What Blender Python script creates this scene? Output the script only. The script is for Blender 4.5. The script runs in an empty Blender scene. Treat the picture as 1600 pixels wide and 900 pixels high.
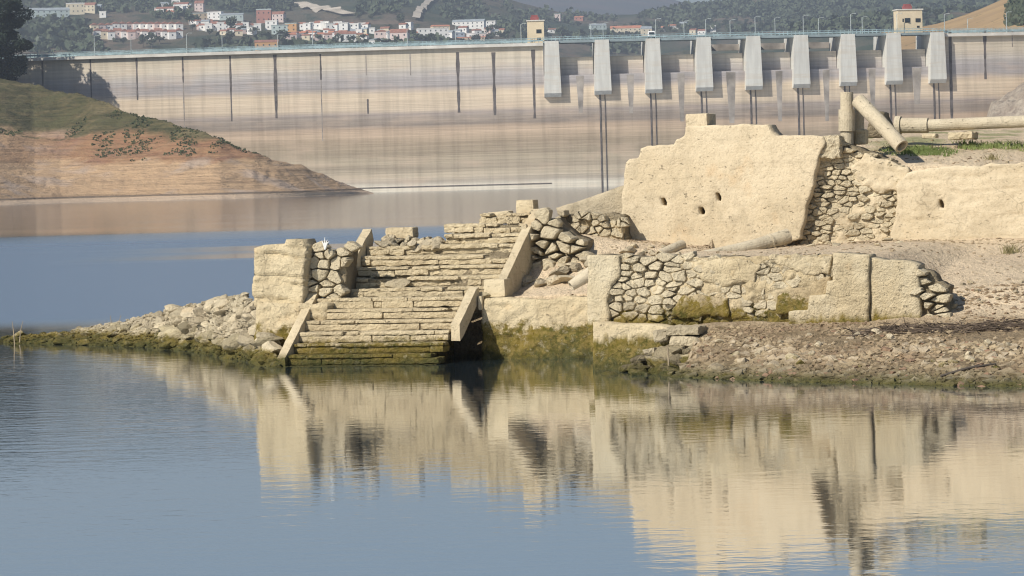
import bpy, bmesh, math, random
import numpy as np
from math import radians, sin, cos, tan, pi
from mathutils import Vector, Matrix, noise
from mathutils.bvhtree import BVHTree

sc = bpy.context.scene
random.seed(7)
# ------------------------------------------------------------------ camera
F = 6000.0                       # focal length in photo pixels (1600 wide)
CAM = Vector((0, 0, 2.9))
RO = radians(1.5)
PI_ = math.atan(172 * cos(RO) / F)
R_ = Vector((1, 0, 0)); FW = Vector((0, cos(PI_), -sin(PI_))); UP = Vector((0, sin(PI_), cos(PI_)))
CR = cos(RO) * R_ - sin(RO) * UP
CU = cos(RO) * UP + sin(RO) * R_
cd = bpy.data.cameras.new('camera'); cam = bpy.data.objects.new('camera', cd)
sc.collection.objects.link(cam); sc.camera = cam
cam.matrix_world = Matrix(((CR.x, CU.x, -FW.x, CAM.x), (CR.y, CU.y, -FW.y, CAM.y), (CR.z, CU.z, -FW.z, CAM.z), (0, 0, 0, 1)))
cd.sensor_width = 36; cd.lens = F / 1600 * 36; cd.clip_start = 1; cd.clip_end = 20000
# ------------------------------------------------------------------ light
SUN_EL, SUN_ROT = radians(38), radians(226)
wd = bpy.data.worlds.new('World'); sc.world = wd; wd.use_nodes = True
wn = wd.node_tree; bg = wn.nodes['Background']
sky = wn.nodes.new('ShaderNodeTexSky'); sky.sky_type = 'NISHITA'; sky.sun_disc = False
sky.sun_elevation = SUN_EL; sky.sun_rotation = SUN_ROT
sky.air_density = 1.0; sky.dust_density = .7; sky.ozone_density = 3.5
wn.links.new(sky.outputs[0], bg.inputs[0]); bg.inputs[1].default_value = 0.080
sl = bpy.data.lights.new('sun', 'SUN'); sl.energy = 4.85; sl.angle = radians(0.53); sl.color = (1, 0.94, 0.84)
so = bpy.data.objects.new('sun', sl); sc.collection.objects.link(so)
SD = Vector((sin(SUN_ROT) * cos(SUN_EL), cos(SUN_ROT) * cos(SUN_EL), sin(SUN_EL)))
so.rotation_euler = SD.to_track_quat('Z', 'Y').to_euler(); so.location = (0, 0, 60)
sc.view_settings.view_transform = 'Standard'; sc.view_settings.look = 'None'
sc.view_settings.exposure = 0.18; sc.view_settings.gamma = 1
sc.cycles.pixel_filter_type = 'BLACKMAN_HARRIS'; sc.cycles.filter_width = 1.15
sc.cycles.max_bounces = 6; sc.cycles.volume_bounces = 0
try:
    sc.cycles.use_denoising = True
except Exception:
    pass

# ------------------------------------------------------------------ picture <-> world
def ray(x, y):
    return (FW + CR * ((x - 800) / F) + CU * ((450 - y) / F))
def atZ(x, y, z=0.0):
    d = ray(x, y); return CAM + d * ((z - CAM.z) / d.z)
def atY(x, y, Y):
    d = ray(x, y); return CAM + d * (Y / d.y)
def yhor(x):                       # image row of the horizon
    return 278 - (x - 800) * tan(RO)
A = radians(18)                    # the ruin faces a little to the left
U = Vector((cos(A), -sin(A), 0)); W = Vector((sin(A), cos(A), 0)); O = atZ(450, 572, 0)
def L(x, y, w):                    # pixel -> (u, z) on the facade-parallel plane at depth w
    d = ray(x, y); P = CAM + d * (((O + W * w - CAM).dot(W)) / d.dot(W))
    return ((P - O).dot(U), P.z)
def G(u, w, z):
    return O + U * u + W * w + Vector((0, 0, z))
def wz(x, y, w):
    return L(x, y, w)[1]

# ------------------------------------------------------------------ object helpers
def tag(o, label=None, cat=None, group=None, kind=None):
    if label: o['label'] = label
    if cat: o['category'] = cat
    if group: o['group'] = group
    if kind: o['kind'] = kind
    return o
def empty(name, loc, label=None, cat=None, group=None, kind=None):
    o = bpy.data.objects.new(name, None); sc.collection.objects.link(o); o.location = loc
    o.empty_display_size = 0.3
    return tag(o, label, cat, group, kind)
def mk(name, V, Fc, mat, parent=None, smooth=False, mats=None, fm=None, loc=None):
    """world-space verts -> one mesh object whose origin is at its base"""
    V = np.asarray(V, dtype=float).reshape(-1, 3)
    if parent is not None:
        org = np.array(parent['_w']) if '_w' in parent else np.array(parent.location)
    else:
        org = np.array(loc) if loc is not None else np.array([(V[:, 0].min() + V[:, 0].max()) / 2, (V[:, 1].min() + V[:, 1].max()) / 2, V[:, 2].min()])
    me = bpy.data.meshes.new(name)
    me.from_pydata((V - org).tolist(), [], [list(f) for f in Fc]); me.update()
    if mats:
        for m in mats: me.materials.append(m)
        if fm is not None: me.polygons.foreach_set('material_index', fm)
    else:
        me.materials.append(mat)
    if smooth: me.polygons.foreach_set('use_smooth', [True] * len(me.polygons))
    o = bpy.data.objects.new(name, me); sc.collection.objects.link(o)
    if parent is not None:
        o.parent = parent
        if parent.type == 'MESH': o['_w'] = org.tolist()
    else:
        o.location = org; o['_w'] = org.tolist()
    return o
class MB:
    def __init__(s): s.v = []; s.f = []
    def add(s, v, f):
        n = len(s.v); s.v += [tuple(p) for p in v]; s.f += [tuple(i + n for i in q) for q in f]
    def hexa(s, p):               # 8 points: bottom 4 ccw, top 4 ccw
        s.add(p, [(3, 2, 1, 0), (4, 5, 6, 7), (0, 1, 5, 4), (1, 2, 6, 5), (2, 3, 7, 6), (3, 0, 4, 7)])
    def box(s, c, sx, sy, sz, ex=Vector((1, 0, 0)), ey=Vector((0, 1, 0)), ez=Vector((0, 0, 1))):
        c = Vector(c); P = []
        for z in (-.5, .5):
            for x, y in ((-.5, -.5), (.5, -.5), (.5, .5), (-.5, .5)):
                P.append(c + ex * (x * sx) + ey * (y * sy) + ez * (z * sz))
        s.hexa(P)
    def tube(s, pts, rad, n=12, cap=True, inner=None):
        pts = [Vector(p) for p in pts]
        rad = rad if isinstance(rad, (list, tuple)) else [rad] * len(pts)
        b = len(s.v); prev = None
        for i, p in enumerate(pts):
            t = (pts[min(i + 1, len(pts) - 1)] - pts[max(i - 1, 0)]).normalized()
            r = t.cross(Vector((0, 0, 1)))
            if r.length < .1: r = t.cross(Vector((0, 1, 0)))
            if prev is not None:
                r = prev - t * prev.dot(t)
            r.normalize(); q = t.cross(r); prev = r
            for k in range(n):
                a = 2 * pi * k / n
                s.v.append(tuple(p + (r * cos(a) + q * sin(a)) * rad[i]))
        for i in range(len(pts) - 1):
            for k in range(n):
                a0 = b + i * n + k; a1 = b + i * n + (k + 1) % n
                s.f.append((a0, a1, a1 + n, a0 + n))
        if cap:
            s.f.append(tuple(b + k for k in range(n))[::-1])
            e = b + (len(pts) - 1) * n
            s.f.append(tuple(e + k for k in range(n)))
    def build(s, name, mat, parent=None, smooth=False, **k):
        return mk(name, s.v, s.f, mat, parent, smooth, **k)

# vectorised value noise
def _h(x, y, z, sd):
    n = (x * 374761393 + y * 668265263 + z * 2147483647 + sd * 974711) & 0xffffffff
    n = ((n ^ (n >> 13)) * 1274126177) & 0xffffffff
    return ((n ^ (n >> 16)) & 0xffff) / 65535.0
def vn(x, y, z=None, sd=1):
    x = np.asarray(x, float); y = np.asarray(y, float); z = np.zeros_like(x) if z is None else np.asarray(z, float) + 0 * x
    xi, yi, zi = np.floor(x).astype(np.int64), np.floor(y).astype(np.int64), np.floor(z).astype(np.int64)
    a, b, c = x - xi, y - yi, z - zi
    a, b, c = a * a * (3 - 2 * a), b * b * (3 - 2 * b), c * c * (3 - 2 * c)
    r = 0
    for i in (0, 1):
        for j in (0, 1):
            for k in (0, 1):
                r = r + (a if i else 1 - a) * (b if j else 1 - b) * (c if k else 1 - c) * _h(xi + i, yi + j, zi + k, sd)
    return r * 2 - 1
def fb(x, y, z=None, oc=4, sd=1):
    r = 0; a = 1; t = 0
    for o in range(oc):
        k = 2.03 ** o
        r = r + a * vn(x * k + 17.3 * o, y * k + 5.1 * o, None if z is None else z * k, sd + o); t += a; a *= .5
    return r / t

# ------------------------------------------------------------------ materials
def nmat(name, rough=.9, spec=.2):
    m = bpy.data.materials.new(name); m.use_nodes = True
    n = m.node_tree; b = n.nodes['Principled BSDF']
    b.inputs['Roughness'].default_value = rough; b.inputs['Specular IOR Level'].default_value = spec
    return m, n, b
def node(n, t, **kw):
    q = n.nodes.new(t)
    for k, v in kw.items():
        if k.startswith('i_'): q.inputs[int(k[2:])].default_value = v
        else: setattr(q, k, v)
    return q
def noise_tex(n, vec, scale, detail=4, rough=.55, dist=0):
    t = node(n, 'ShaderNodeTexNoise'); t.inputs['Scale'].default_value = scale; t.inputs['Detail'].default_value = detail
    t.inputs['Roughness'].default_value = rough; t.inputs['Distortion'].default_value = dist
    n.links.new(vec, t.inputs['Vector']); return t.outputs['Fac']
def maprange(n, v, a, b, c=0., d=1.):
    t = node(n, 'ShaderNodeMapRange'); t.inputs[1].default_value = a; t.inputs[2].default_value = b
    t.inputs[3].default_value = c; t.inputs[4].default_value = d; n.links.new(v, t.inputs[0]); return t.outputs[0]
def mixc(n, f, a, b, mode='MIX'):
    t = node(n, 'ShaderNodeMix', data_type='RGBA', blend_type=mode)
    if isinstance(f, float): t.inputs[0].default_value = f
    else: n.links.new(f, t.inputs[0])
    for k, v in ((6, a), (7, b)):
        if isinstance(v, tuple): t.inputs[k].default_value = (*v, 1)
        else: n.links.new(v, t.inputs[k])
    return t.outputs[2]
def math_(n, op, a, b=None, clamp=False):
    t = node(n, 'ShaderNodeMath', operation=op); t.use_clamp = clamp
    for k, v in ((0, a), (1, b)):
        if v is None: continue
        if isinstance(v, (int, float)): t.inputs[k].default_value = v
        else: n.links.new(v, t.inputs[k])
    return t.outputs[0]
def vscale(n, vec, s):
    t = node(n, 'ShaderNodeVectorMath', operation='MULTIPLY'); n.links.new(vec, t.inputs[0]); t.inputs[1].default_value = s
    return t.outputs[0]
def bump(n, b, h, dist, strength=1.):
    t = node(n, 'ShaderNodeBump'); t.inputs['Strength'].default_value = strength; t.inputs['Distance'].default_value = dist
    n.links.new(h, t.inputs['Height']); n.links.new(t.outputs[0], b.inputs['Normal']); return t
def simple(name, c, rough=.8, var=.15, scale=.5, spec=.2):
    m, n, b = nmat(name, rough, spec); g = node(n, 'ShaderNodeNewGeometry')
    f = noise_tex(n, g.outputs['Position'], scale, 5)
    c2 = tuple(max(0, x * (1 - var * 1.6)) for x in c); c1 = tuple(x * (1 + var) for x in c)
    n.links.new(mixc(n, maprange(n, f, .3, .7), c2, c1), b.inputs['Base Color'])
    return m
def stone_mat(name, base, alt, dirt, algae=None, al_amp=.35, al_u=None, streak=False, bd=.012, obj=False, gray=.35, wet=True):
    """sun-bleached stone or plaster; algae = height (m above water) up to which algae grow"""
    m, n, b = nmat(name, .93, .12); g = node(n, 'ShaderNodeNewGeometry'); P = g.outputs['Position']
    big = noise_tex(n, P, .9, 5, .6); mid = noise_tex(n, P, 4.5, 5, .65); fine = noise_tex(n, P, 28, 4, .7)
    c = mixc(n, maprange(n, big, .42, .60), base, alt); c = mixc(n, maprange(n, noise_tex(n, vscale(n, P, (1, 1, .5)), 2.6, 6, .7), .50, .68, 0, .55), c, tuple(x * .72 for x in alt))
    c = mixc(n, math_(n, 'MULTIPLY', maprange(n, mid, .52, .72), gray), c, dirt)
    sp = maprange(n, fine, .30, .46, .72, 1.); c = mixc(n, 1.0, c, node_rgb(n, sp), 'MULTIPLY')
    if obj:
        oi = node(n, 'ShaderNodeObjectInfo'); v = maprange(n, oi.outputs['Random'], 0, 1, .62, 1.12)
        c = mixc(n, 1.0, c, node_rgb(n, v), 'MULTIPLY')
    pits = noise_tex(n, vscale(n, P, (1, 1, 1.9)), 11, 3, .6)
    pf = math_(n, 'MULTIPLY', maprange(n, pits, .655, .70), maprange(n, big, .40, .55))
    c = mixc(n, math_(n, 'MULTIPLY', pf, .55), c, tuple(x * .5 for x in dirt))  # pits painted darker: some dirt, plus the shade their depth would hold
    c = mixc(n, maprange(n, noise_tex(n, P, 1.9, 3, .5), .66, .76, 0, .35), c, (base[0] * .95, base[1] * .78, base[2] * .62))
    vo = node(n, 'ShaderNodeTexVoronoi', feature='DISTANCE_TO_EDGE'); vo.inputs['Scale'].default_value = 1.5
    wv_ = node(n, 'ShaderNodeVectorMath', operation='ADD'); n.links.new(P, wv_.inputs[0]); nt_ = node(n, 'ShaderNodeTexNoise'); nt_.inputs['Scale'].default_value = 3.; nt_.inputs['Detail'].default_value = 4; n.links.new(P, nt_.inputs['Vector']); n.links.new(vscale(n, nt_.outputs['Color'], (.45, .45, .45)), wv_.inputs[1]); n.links.new(wv_.outputs[0], vo.inputs['Vector'])
    cr = math_(n, 'MULTIPLY', maprange(n, vo.outputs['Distance'], .022, .006), maprange(n, noise_tex(n, P, 1.1, 2), .55, .62)); c = mixc(n, math_(n, 'MULTIPLY', cr, .32), c, tuple(x * .4 for x in dirt))
    layers = noise_tex(n, vscale(n, P, (.7, .7, 14)), 1.3, 4, .6)
    c = mixc(n, 1.0, c, node_rgb(n, maprange(n, layers, .3, .5, .92, 1.)), 'MULTIPLY')
    if algae is not None:
        sx = node(n, 'ShaderNodeSeparateXYZ'); n.links.new(P, sx.inputs[0])
        if streak:
            nz = math_(n, 'ADD', math_(n, 'MULTIPLY', noise_tex(n, vscale(n, P, (6, 6, 1.2)), 1.2, 4, .6), .6), math_(n, 'MULTIPLY', noise_tex(n, P, 1.4, 5, .7), .4))
        else:
            nz = noise_tex(n, P, 3.0, 6, .75)
        h = math_(n, 'ADD', sx.outputs[2], math_(n, 'MULTIPLY', math_(n, 'SUBTRACT', nz, .5), al_amp * 3.2))
        f = maprange(n, h, algae + .05, algae - .06)
        f = math_(n, 'MULTIPLY', f, maprange(n, noise_tex(n, P, 7., 4, .7), .34, .44, .5, 1.))
        pn = noise_tex(n, P, 1.7, 4, .6)
        ac = mixc(n, maprange(n, pn, .42, .6), (.17, .125, .022), (.080, .074, .018))
        ac = mixc(n, maprange(n, noise_tex(n, P, 14, 3), .4, .65), ac, (.22, .165, .055))
        c = mixc(n, f, c, ac)
        if wet:
            w = maprange(n, h, .24, .02); c = mixc(n, math_(n, 'MULTIPLY', w, .75), c, (.045, .05, .02))
    n.links.new(c, b.inputs['Base Color'])
    hh = math_(n, 'SUBTRACT', math_(n, 'ADD', math_(n, 'MULTIPLY', mid, .8), math_(n, 'MULTIPLY', fine, .5)), math_(n, 'MULTIPLY', pf, .5))
    bump(n, b, hh, bd * 6)
    return m
def node_rgb(n, v):
    t = node(n, 'ShaderNodeCombineColor')
    for k in range(3): n.links.new(v, t.inputs[k])
    return t.outputs[0]

PL, PL2, DT = (.60, .50, .325), (.52, .425, .27), (.34, .285, .195)
M = {}
M['plaster'] = stone_mat('bleached_plaster', PL, PL2, DT, algae=.52, gray=.3)
M['plaster_hi'] = stone_mat('bleached_plaster_dry', (.59, .495, .345), (.54, .445, .30), DT, gray=.42, bd=.005)
M['plaster_streak'] = stone_mat('streaked_plaster', (.57, .49, .34), PL2, DT, algae=.72, al_amp=.20, streak=True, wet=False)
M['plaster_d'] = stone_mat('mortar_plaster', (.56, .46, .295), (.49, .39, .235), DT, algae=.90, al_amp=.30, gray=.6, wet=False)
M['algae_panel'] = stone_mat('algae_panel', (.46, .37, .23), (.38, .29, .17), (.22, .18, .10), algae=1.02, al_amp=.42, gray=.6, wet=False)
M['plaster_front'] = stone_mat('streaked_plaster_low', PL, PL2, DT, algae=.47, al_amp=.20, streak=True)
M['stone'] = stone_mat('rubble_stone', (.61, .525, .365), (.52, .44, .30), (.31, .26, .185), algae=.48, bd=.015)
M['stone_d'] = stone_mat('retaining_stone', (.61, .525, .365), (.52, .44, .30), (.31, .26, .185), algae=.80, al_amp=.22, bd=.015, wet=False)
M['step'] = stone_mat('step_stone', (.61, .51, .335), (.53, .435, .28), (.36, .29, .19), algae=.37, al_amp=.2, bd=.014)
M['mortar'] = stone_mat('mortar', (.40, .33, .22), (.32, .26, .17), (.22, .18, .12), algae=.45, bd=.03)
M['rock'] = stone_mat('loose_rock', (.60, .51, .35), (.50, .42, .29), (.33, .28, .20), algae=.24, al_amp=.16, obj=True, bd=.012)
M['rock_alg'] = stone_mat('algae_rock', (.46, .39, .25), (.33, .28, .18), (.20, .17, .11), algae=.22, al_amp=.22, obj=True, bd=.012)
M['concrete_pipe'] = stone_mat('concrete_pipe', (.55, .48, .35), (.49, .42, .30), (.37, .32, .24), gray=.5, bd=.005)
M['slab'] = stone_mat('stringer_concrete', (.58, .49, .33), (.51, .42, .275), (.36, .29, .19), algae=.16, al_amp=.1, bd=.005)
M['rock_pile'] = stone_mat('pile_rock', (.36, .30, .19), (.24, .195, .125), (.12, .095, .06), algae=.12, al_amp=.22, obj=True, bd=.015)
M['spit'] = stone_mat('spit_stone', (.50, .43, .30), (.38, .32, .22), (.24, .20, .14), algae=.25, al_amp=.16, bd=.012, gray=.8)
M['spitcore'] = stone_mat('spit_core', (.22, .18, .12), (.16, .135, .09), (.10, .085, .06), algae=.2, al_amp=.15, bd=.03)
M['wing'] = stone_mat('weathered_cement', (.46, .39, .275), (.38, .32, .22), (.28, .23, .16), gray=.8, bd=.008)
M['dark'] = simple('hole_shade', (.03, .025, .018))
M['twig'] = simple('dry_twig', (.30, .24, .16), scale=6)

def ground_mat():
    m, n, b = nmat('lakebed_silt', .95, .1); g = node(n, 'ShaderNodeNewGeometry'); P = g.outputs['Position']
    sx = node(n, 'ShaderNodeSeparateXYZ'); n.links.new(P, sx.inputs[0])
    a = noise_tex(n, P, .45, 6, .6); s = noise_tex(n, vscale(n, P, (1, .6, 1)), 5, 5, .7); f = noise_tex(n, P, 26, 3, .7)
    c = mixc(n, maprange(n, a, .35, .65), (.60, .475, .33), (.68, .55, .38))
    c = mixc(n, math_(n, 'MULTIPLY', maprange(n, s, .5, .66), .6), c, (.42, .33, .22))
    low = maprange(n, math_(n, 'ADD', sx.outputs[2], math_(n, 'MULTIPLY', math_(n, 'SUBTRACT', s, .5), .5)), .85, .55)
    lc = mixc(n, maprange(n, noise_tex(n, P, 2.2, 5, .7), .4, .62), (.20, .15, .09), (.30, .23, .145))
    c = mixc(n, low, c, lc)
    c = mixc(n, maprange(n, math_(n, 'ADD', sx.outputs[2], math_(n, 'MULTIPLY', math_(n, 'SUBTRACT', a, .5), .2)), .14, .02), c, (.12, .10, .05))
    c = mixc(n, 1.0, c, node_rgb(n, maprange(n, f, .32, .55, .68, 1.05)), 'MULTIPLY')
    # damp hollow with a green tint and green sprouting on the top terrace
    gr = math_(n, 'MULTIPLY', maprange(n, sx.outputs[2], 3.05, 3.35), maprange(n, noise_tex(n, P, .8, 3), .50, .60))
    c = mixc(n, math_(n, 'MULTIPLY', gr, .55), c, (.14, .20, .05))
    n.links.new(c, b.inputs['Base Color']); bump(n, b, math_(n, 'ADD', s, math_(n, 'MULTIPLY', f, .4)), .10)
    return m
M['ground'] = ground_mat()

# ------------------------------------------------------------------ slabs, stones, blocks
def pip(px, py, poly):
    ins = np.zeros(px.shape, bool); n = len(poly); j = n - 1
    for i in range(n):
        xi, yi = poly[i]; xj, yj = poly[j]
        if yi != yj:
            c = ((yi > py) != (yj > py)) & (px < (xj - xi) * (py - yi) / (yj - yi) + xi)
            ins ^= c
        j = i
    return ins
def rough_outline(poly, step, amp, sd):
    out = []; n = len(poly); rnd = random.Random(sd)
    for i in range(n):
        a = Vector(poly[i]); b = Vector(poly[(i + 1) % n]); d = b - a; k = max(1, int(d.length / step)); nn = Vector((-d.y, d.x)).normalized()
        for t in range(k):
            p = a + d * (t / k); off = noise.noise(Vector((p.x * 5 + sd, p.y * 5, sd * 1.7))) * amp + (rnd.random() - .5) * amp * .5
            out.append((p.x + nn.x * off, p.y + nn.y * off))
    return out
def near(px, py, poly):
    """nearest distance and nearest point on the closed polyline"""
    P = np.array(poly); Q = np.roll(P, -1, 0); D = Q - P; L2 = (D ** 2).sum(1) + 1e-12
    best = np.full(px.shape, 1e9); bx = px.copy(); by = py.copy()
    for i in range(len(P)):
        t = np.clip(((px - P[i, 0]) * D[i, 0] + (py - P[i, 1]) * D[i, 1]) / L2[i], 0, 1)
        qx = P[i, 0] + t * D[i, 0]; qy = P[i, 1] + t * D[i, 1]; d = (px - qx) ** 2 + (py - qy) ** 2
        k = d < best; best[k] = d[k]; bx[k] = qx[k]; by[k] = qy[k]
    return np.sqrt(best), bx, by
def slab(name, poly, w0, thick, mat, parent=None, cell=.03, holes=(), amp=.02, freq=2.5, layer=0., jag=.02, sd=1, rnd=.05, back_batter=0., batter=0., hf=None):
    """wall slab standing in the plane w0: outline (u,z), eroded front, real thickness"""
    op = rough_outline(poly, .06, jag, sd); hs = [rough_outline(h, .03, .012, sd + 3 + i) for i, h in enumerate(holes)]
    P = np.array(op); u0, z0 = P.min(0); u1, z1 = P.max(0)
    nu = int((u1 - u0) / cell) + 2; nz = int((z1 - z0) / cell) + 2
    gu = u0 + (np.arange(nu) + .5) * cell; gz = z0 + (np.arange(nz) + .5) * cell
    CU_, CZ_ = np.meshgrid(gu, gz, indexing='ij'); ins = pip(CU_, CZ_, op)
    for h in hs: ins &= ~pip(CU_, CZ_, h)
    VU, VZ = np.meshgrid(u0 + np.arange(nu + 1) * cell, z0 + np.arange(nz + 1) * cell, indexing='ij')
    cnt = np.zeros((nu + 1, nz + 1), int)
    for a in (0, 1):
        for b in (0, 1): cnt[a:nu + a, b:nz + b] += ins
    used = cnt > 0; bd = used & (cnt < 4)
    dist, bx, by = near(VU, VZ, op)
    for h in hs:
        d2, x2, y2 = near(VU, VZ, h); k = d2 < dist; dist[k] = d2[k]; bx[k] = x2[k]; by[k] = y2[k]
    k = bd & (dist < cell * 1.6); VU[k] = bx[k]; VZ[k] = by[k]; dist[k] = 0
    d = amp * .7 * fb(VU * freq, VZ * freq, None, 5, sd) + (amp * .8 if hf is None else hf) * fb(VU * 9, VZ * 12, None, 4, sd + 7)
    if layer:
        lz = vn(VU * 1.6, VZ * 15 + 1.0 * vn(VU * 1.3, VZ * 2, None, sd + 2), None, sd + 9)
        d = d + layer * np.clip(lz * 5 - 1.9, 0, 1)
    r = np.clip(1 - dist / rnd, 0, 1) ** 2 * rnd * .28
    Wf = w0 + d + r + batter * (VZ - z0); Wb = w0 + thick + .5 * d + batter * (VZ - z0) + back_batter * (VZ - z0)
    idx = -np.ones(VU.shape, int); idx[used] = np.arange(used.sum()); N = used.sum()
    uu, zz = VU[used], VZ[used]
    o = np.array(O); Uv = np.array(U); Wv = np.array(W)
    def wp(w): 
        p = o + uu[:, None] * Uv + w[:, None] * Wv; p[:, 2] += zz; return p
    V = np.vstack([wp(Wf[used]), wp(Wb[used])])
    i, j = np.nonzero(ins)
    a, b, c, e = idx[i, j], idx[i + 1, j], idx[i + 1, j + 1], idx[i, j + 1]
    Fc = np.stack([a, b, c, e], 1).tolist() + np.stack([e + N, c + N, b + N, a + N], 1).tolist()
    pad = np.zeros((nu + 2, nz + 2), bool); pad[1:-1, 1:-1] = ins
    for (di, dj, va, vb) in ((-1, 0, (0, 1), (0, 0)), (1, 0, (1, 0), (1, 1)), (0, -1, (0, 0), (1, 0)), (0, 1, (1, 1), (0, 1))):
        e_ = ins & ~pad[1 + di:nu + 1 + di, 1 + dj:nz + 1 + dj]; i, j = np.nonzero(e_)
        p = idx[i + va[0], j + va[1]]; q = idx[i + vb[0], j + vb[1]]
        Fc += np.stack([q, p, p + N, q + N], 1).tolist()
    return mk(name, V, Fc, mat, parent, smooth=True)
def shrink(pl, k=.9):
    c = Vector(pl[0]) * 0
    for p in pl: c += Vector(p) / len(pl)
    return [tuple(c + (Vector(p) - c) * k) for p in pl]
def PX(pts, w):
    return [L(x, y, w) for x, y in pts]
def clip(poly, n, c):
    out = []
    for i in range(len(poly)):
        p, q = poly[i], poly[(i + 1) % len(poly)]; dp = n[0] * p[0] + n[1] * p[1] - c; dq = n[0] * q[0] + n[1] * q[1] - c
        if dp <= 0: out.append(p)
        if (dp < 0) != (dq < 0) and dp != dq:
            t = dp / (dp - dq); out.append((p[0] + t * (q[0] - p[0]), p[1] + t * (q[1] - p[1])))
    return out
def stones(name, poly, w0, mat, parent=None, size=.2, asp=1.7, prot=(.03, .10), gap=.012, sd=1, batter=0., jit=.38, keep=1.0):
    """close-packed irregular stones filling the (u,z) outline, one mesh"""
    rnd = random.Random(sd); P = np.array(poly); u0, z0 = P.min(0) - size; u1, z1 = P.max(0) + size
    sh = size / asp; S = []; r = 0; z = z0
    while z < z1:
        u = u0 + (r % 2) * size * .5 + rnd.random() * size * .3
        while u < u1:
            S.append((u + (rnd.random() - .5) * size * jit * 1.7, z + (rnd.random() - .5) * sh * jit * 2.2)); u += size * rnd.choice((.55, .7, .9, 1.1, 1.5))
        z += sh; r += 1
    S = np.array(S); ins = pip(S[:, 0], S[:, 1], poly); mb = MB()
    for i in np.nonzero(ins)[0]:
        if rnd.random() > keep: continue
        cx, cy = S[i]; d = np.abs(S - S[i]); nb = np.nonzero((d[:, 0] < size * 2.2) & (d[:, 1] < size * 2.2))[0]
        q = [(cx - size, cy - size), (cx + size, cy - size), (cx + size, cy + size), (cx - size, cy + size)]
        for j in nb:
            if j == i: continue
            # metric squashed in z, so that stones lie flat
            nx, ny = S[j][0] - cx, (S[j][1] - cy) * asp ** 2; mx, my = (S[j][0] + cx) / 2, (S[j][1] + cy) / 2
            q = clip(q, (nx, ny), nx * mx + ny * my)
            if len(q) < 3: break
        if len(q) < 3: continue
        for _ in range(1):          # round the corners
            t = []
            for k in range(len(q)):
                a, b = q[k], q[(k + 1) % len(q)]; t += [(a[0] * .86 + b[0] * .14, a[1] * .86 + b[1] * .14), (a[0] * .5 + b[0] * .5, a[1] * .5 + b[1] * .5), (a[0] * .14 + b[0] * .86, a[1] * .14 + b[1] * .86)]
            q = t
        c = (sum(p[0] for p in q) / len(q), sum(p[1] for p in q) / len(q)); rad = max(.02, min(math.hypot(p[0] - c[0], p[1] - c[1]) for p in q))
        s = max(.55, 1 - gap * .7 / rad * rnd.uniform(.4, 2.0)); pr = rnd.uniform(*prot); tu, tz = rnd.uniform(-.25, .25), rnd.uniform(-.3, .3)
        rings = [(s, .12), (s, -pr * .55), (s * .95, -pr * .88), (s * .80, -pr)]; base = len(mb.v); n = len(q)
        for f, dw in rings:
            for k, p in enumerate(q):
                x = c[0] + (p[0] - c[0]) * f; y = c[1] + (p[1] - c[1]) * f
                nn = (noise.noise(Vector((x * 14, y * 14, sd + dw * 9))) + .6 * noise.noise(Vector((x * 40, y * 40, sd + dw * 9)))) * .016
                dd = dw + (nn + (x - c[0]) * tu + (y - c[1]) * tz if dw < 0 else 0)
                mb.v.append(tuple(G(x + nn, w0 + dd + batter * y, y + nn * .6)))
        mb.v.append(tuple(G(c[0], w0 - pr * 1.02 + batter * c[1], c[1])))
        for rr in range(3):
            for k in range(n):
                a = base + rr * n + k; b = base + rr * n + (k + 1) % n; mb.f.append((a, b, b + n, a + n))
        for k in range(n): mb.f.append((base + 3 * n + k, base + 3 * n + (k + 1) % n, base + 4 * n))
    return mb.build(name, mat, parent, smooth=False)
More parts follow.
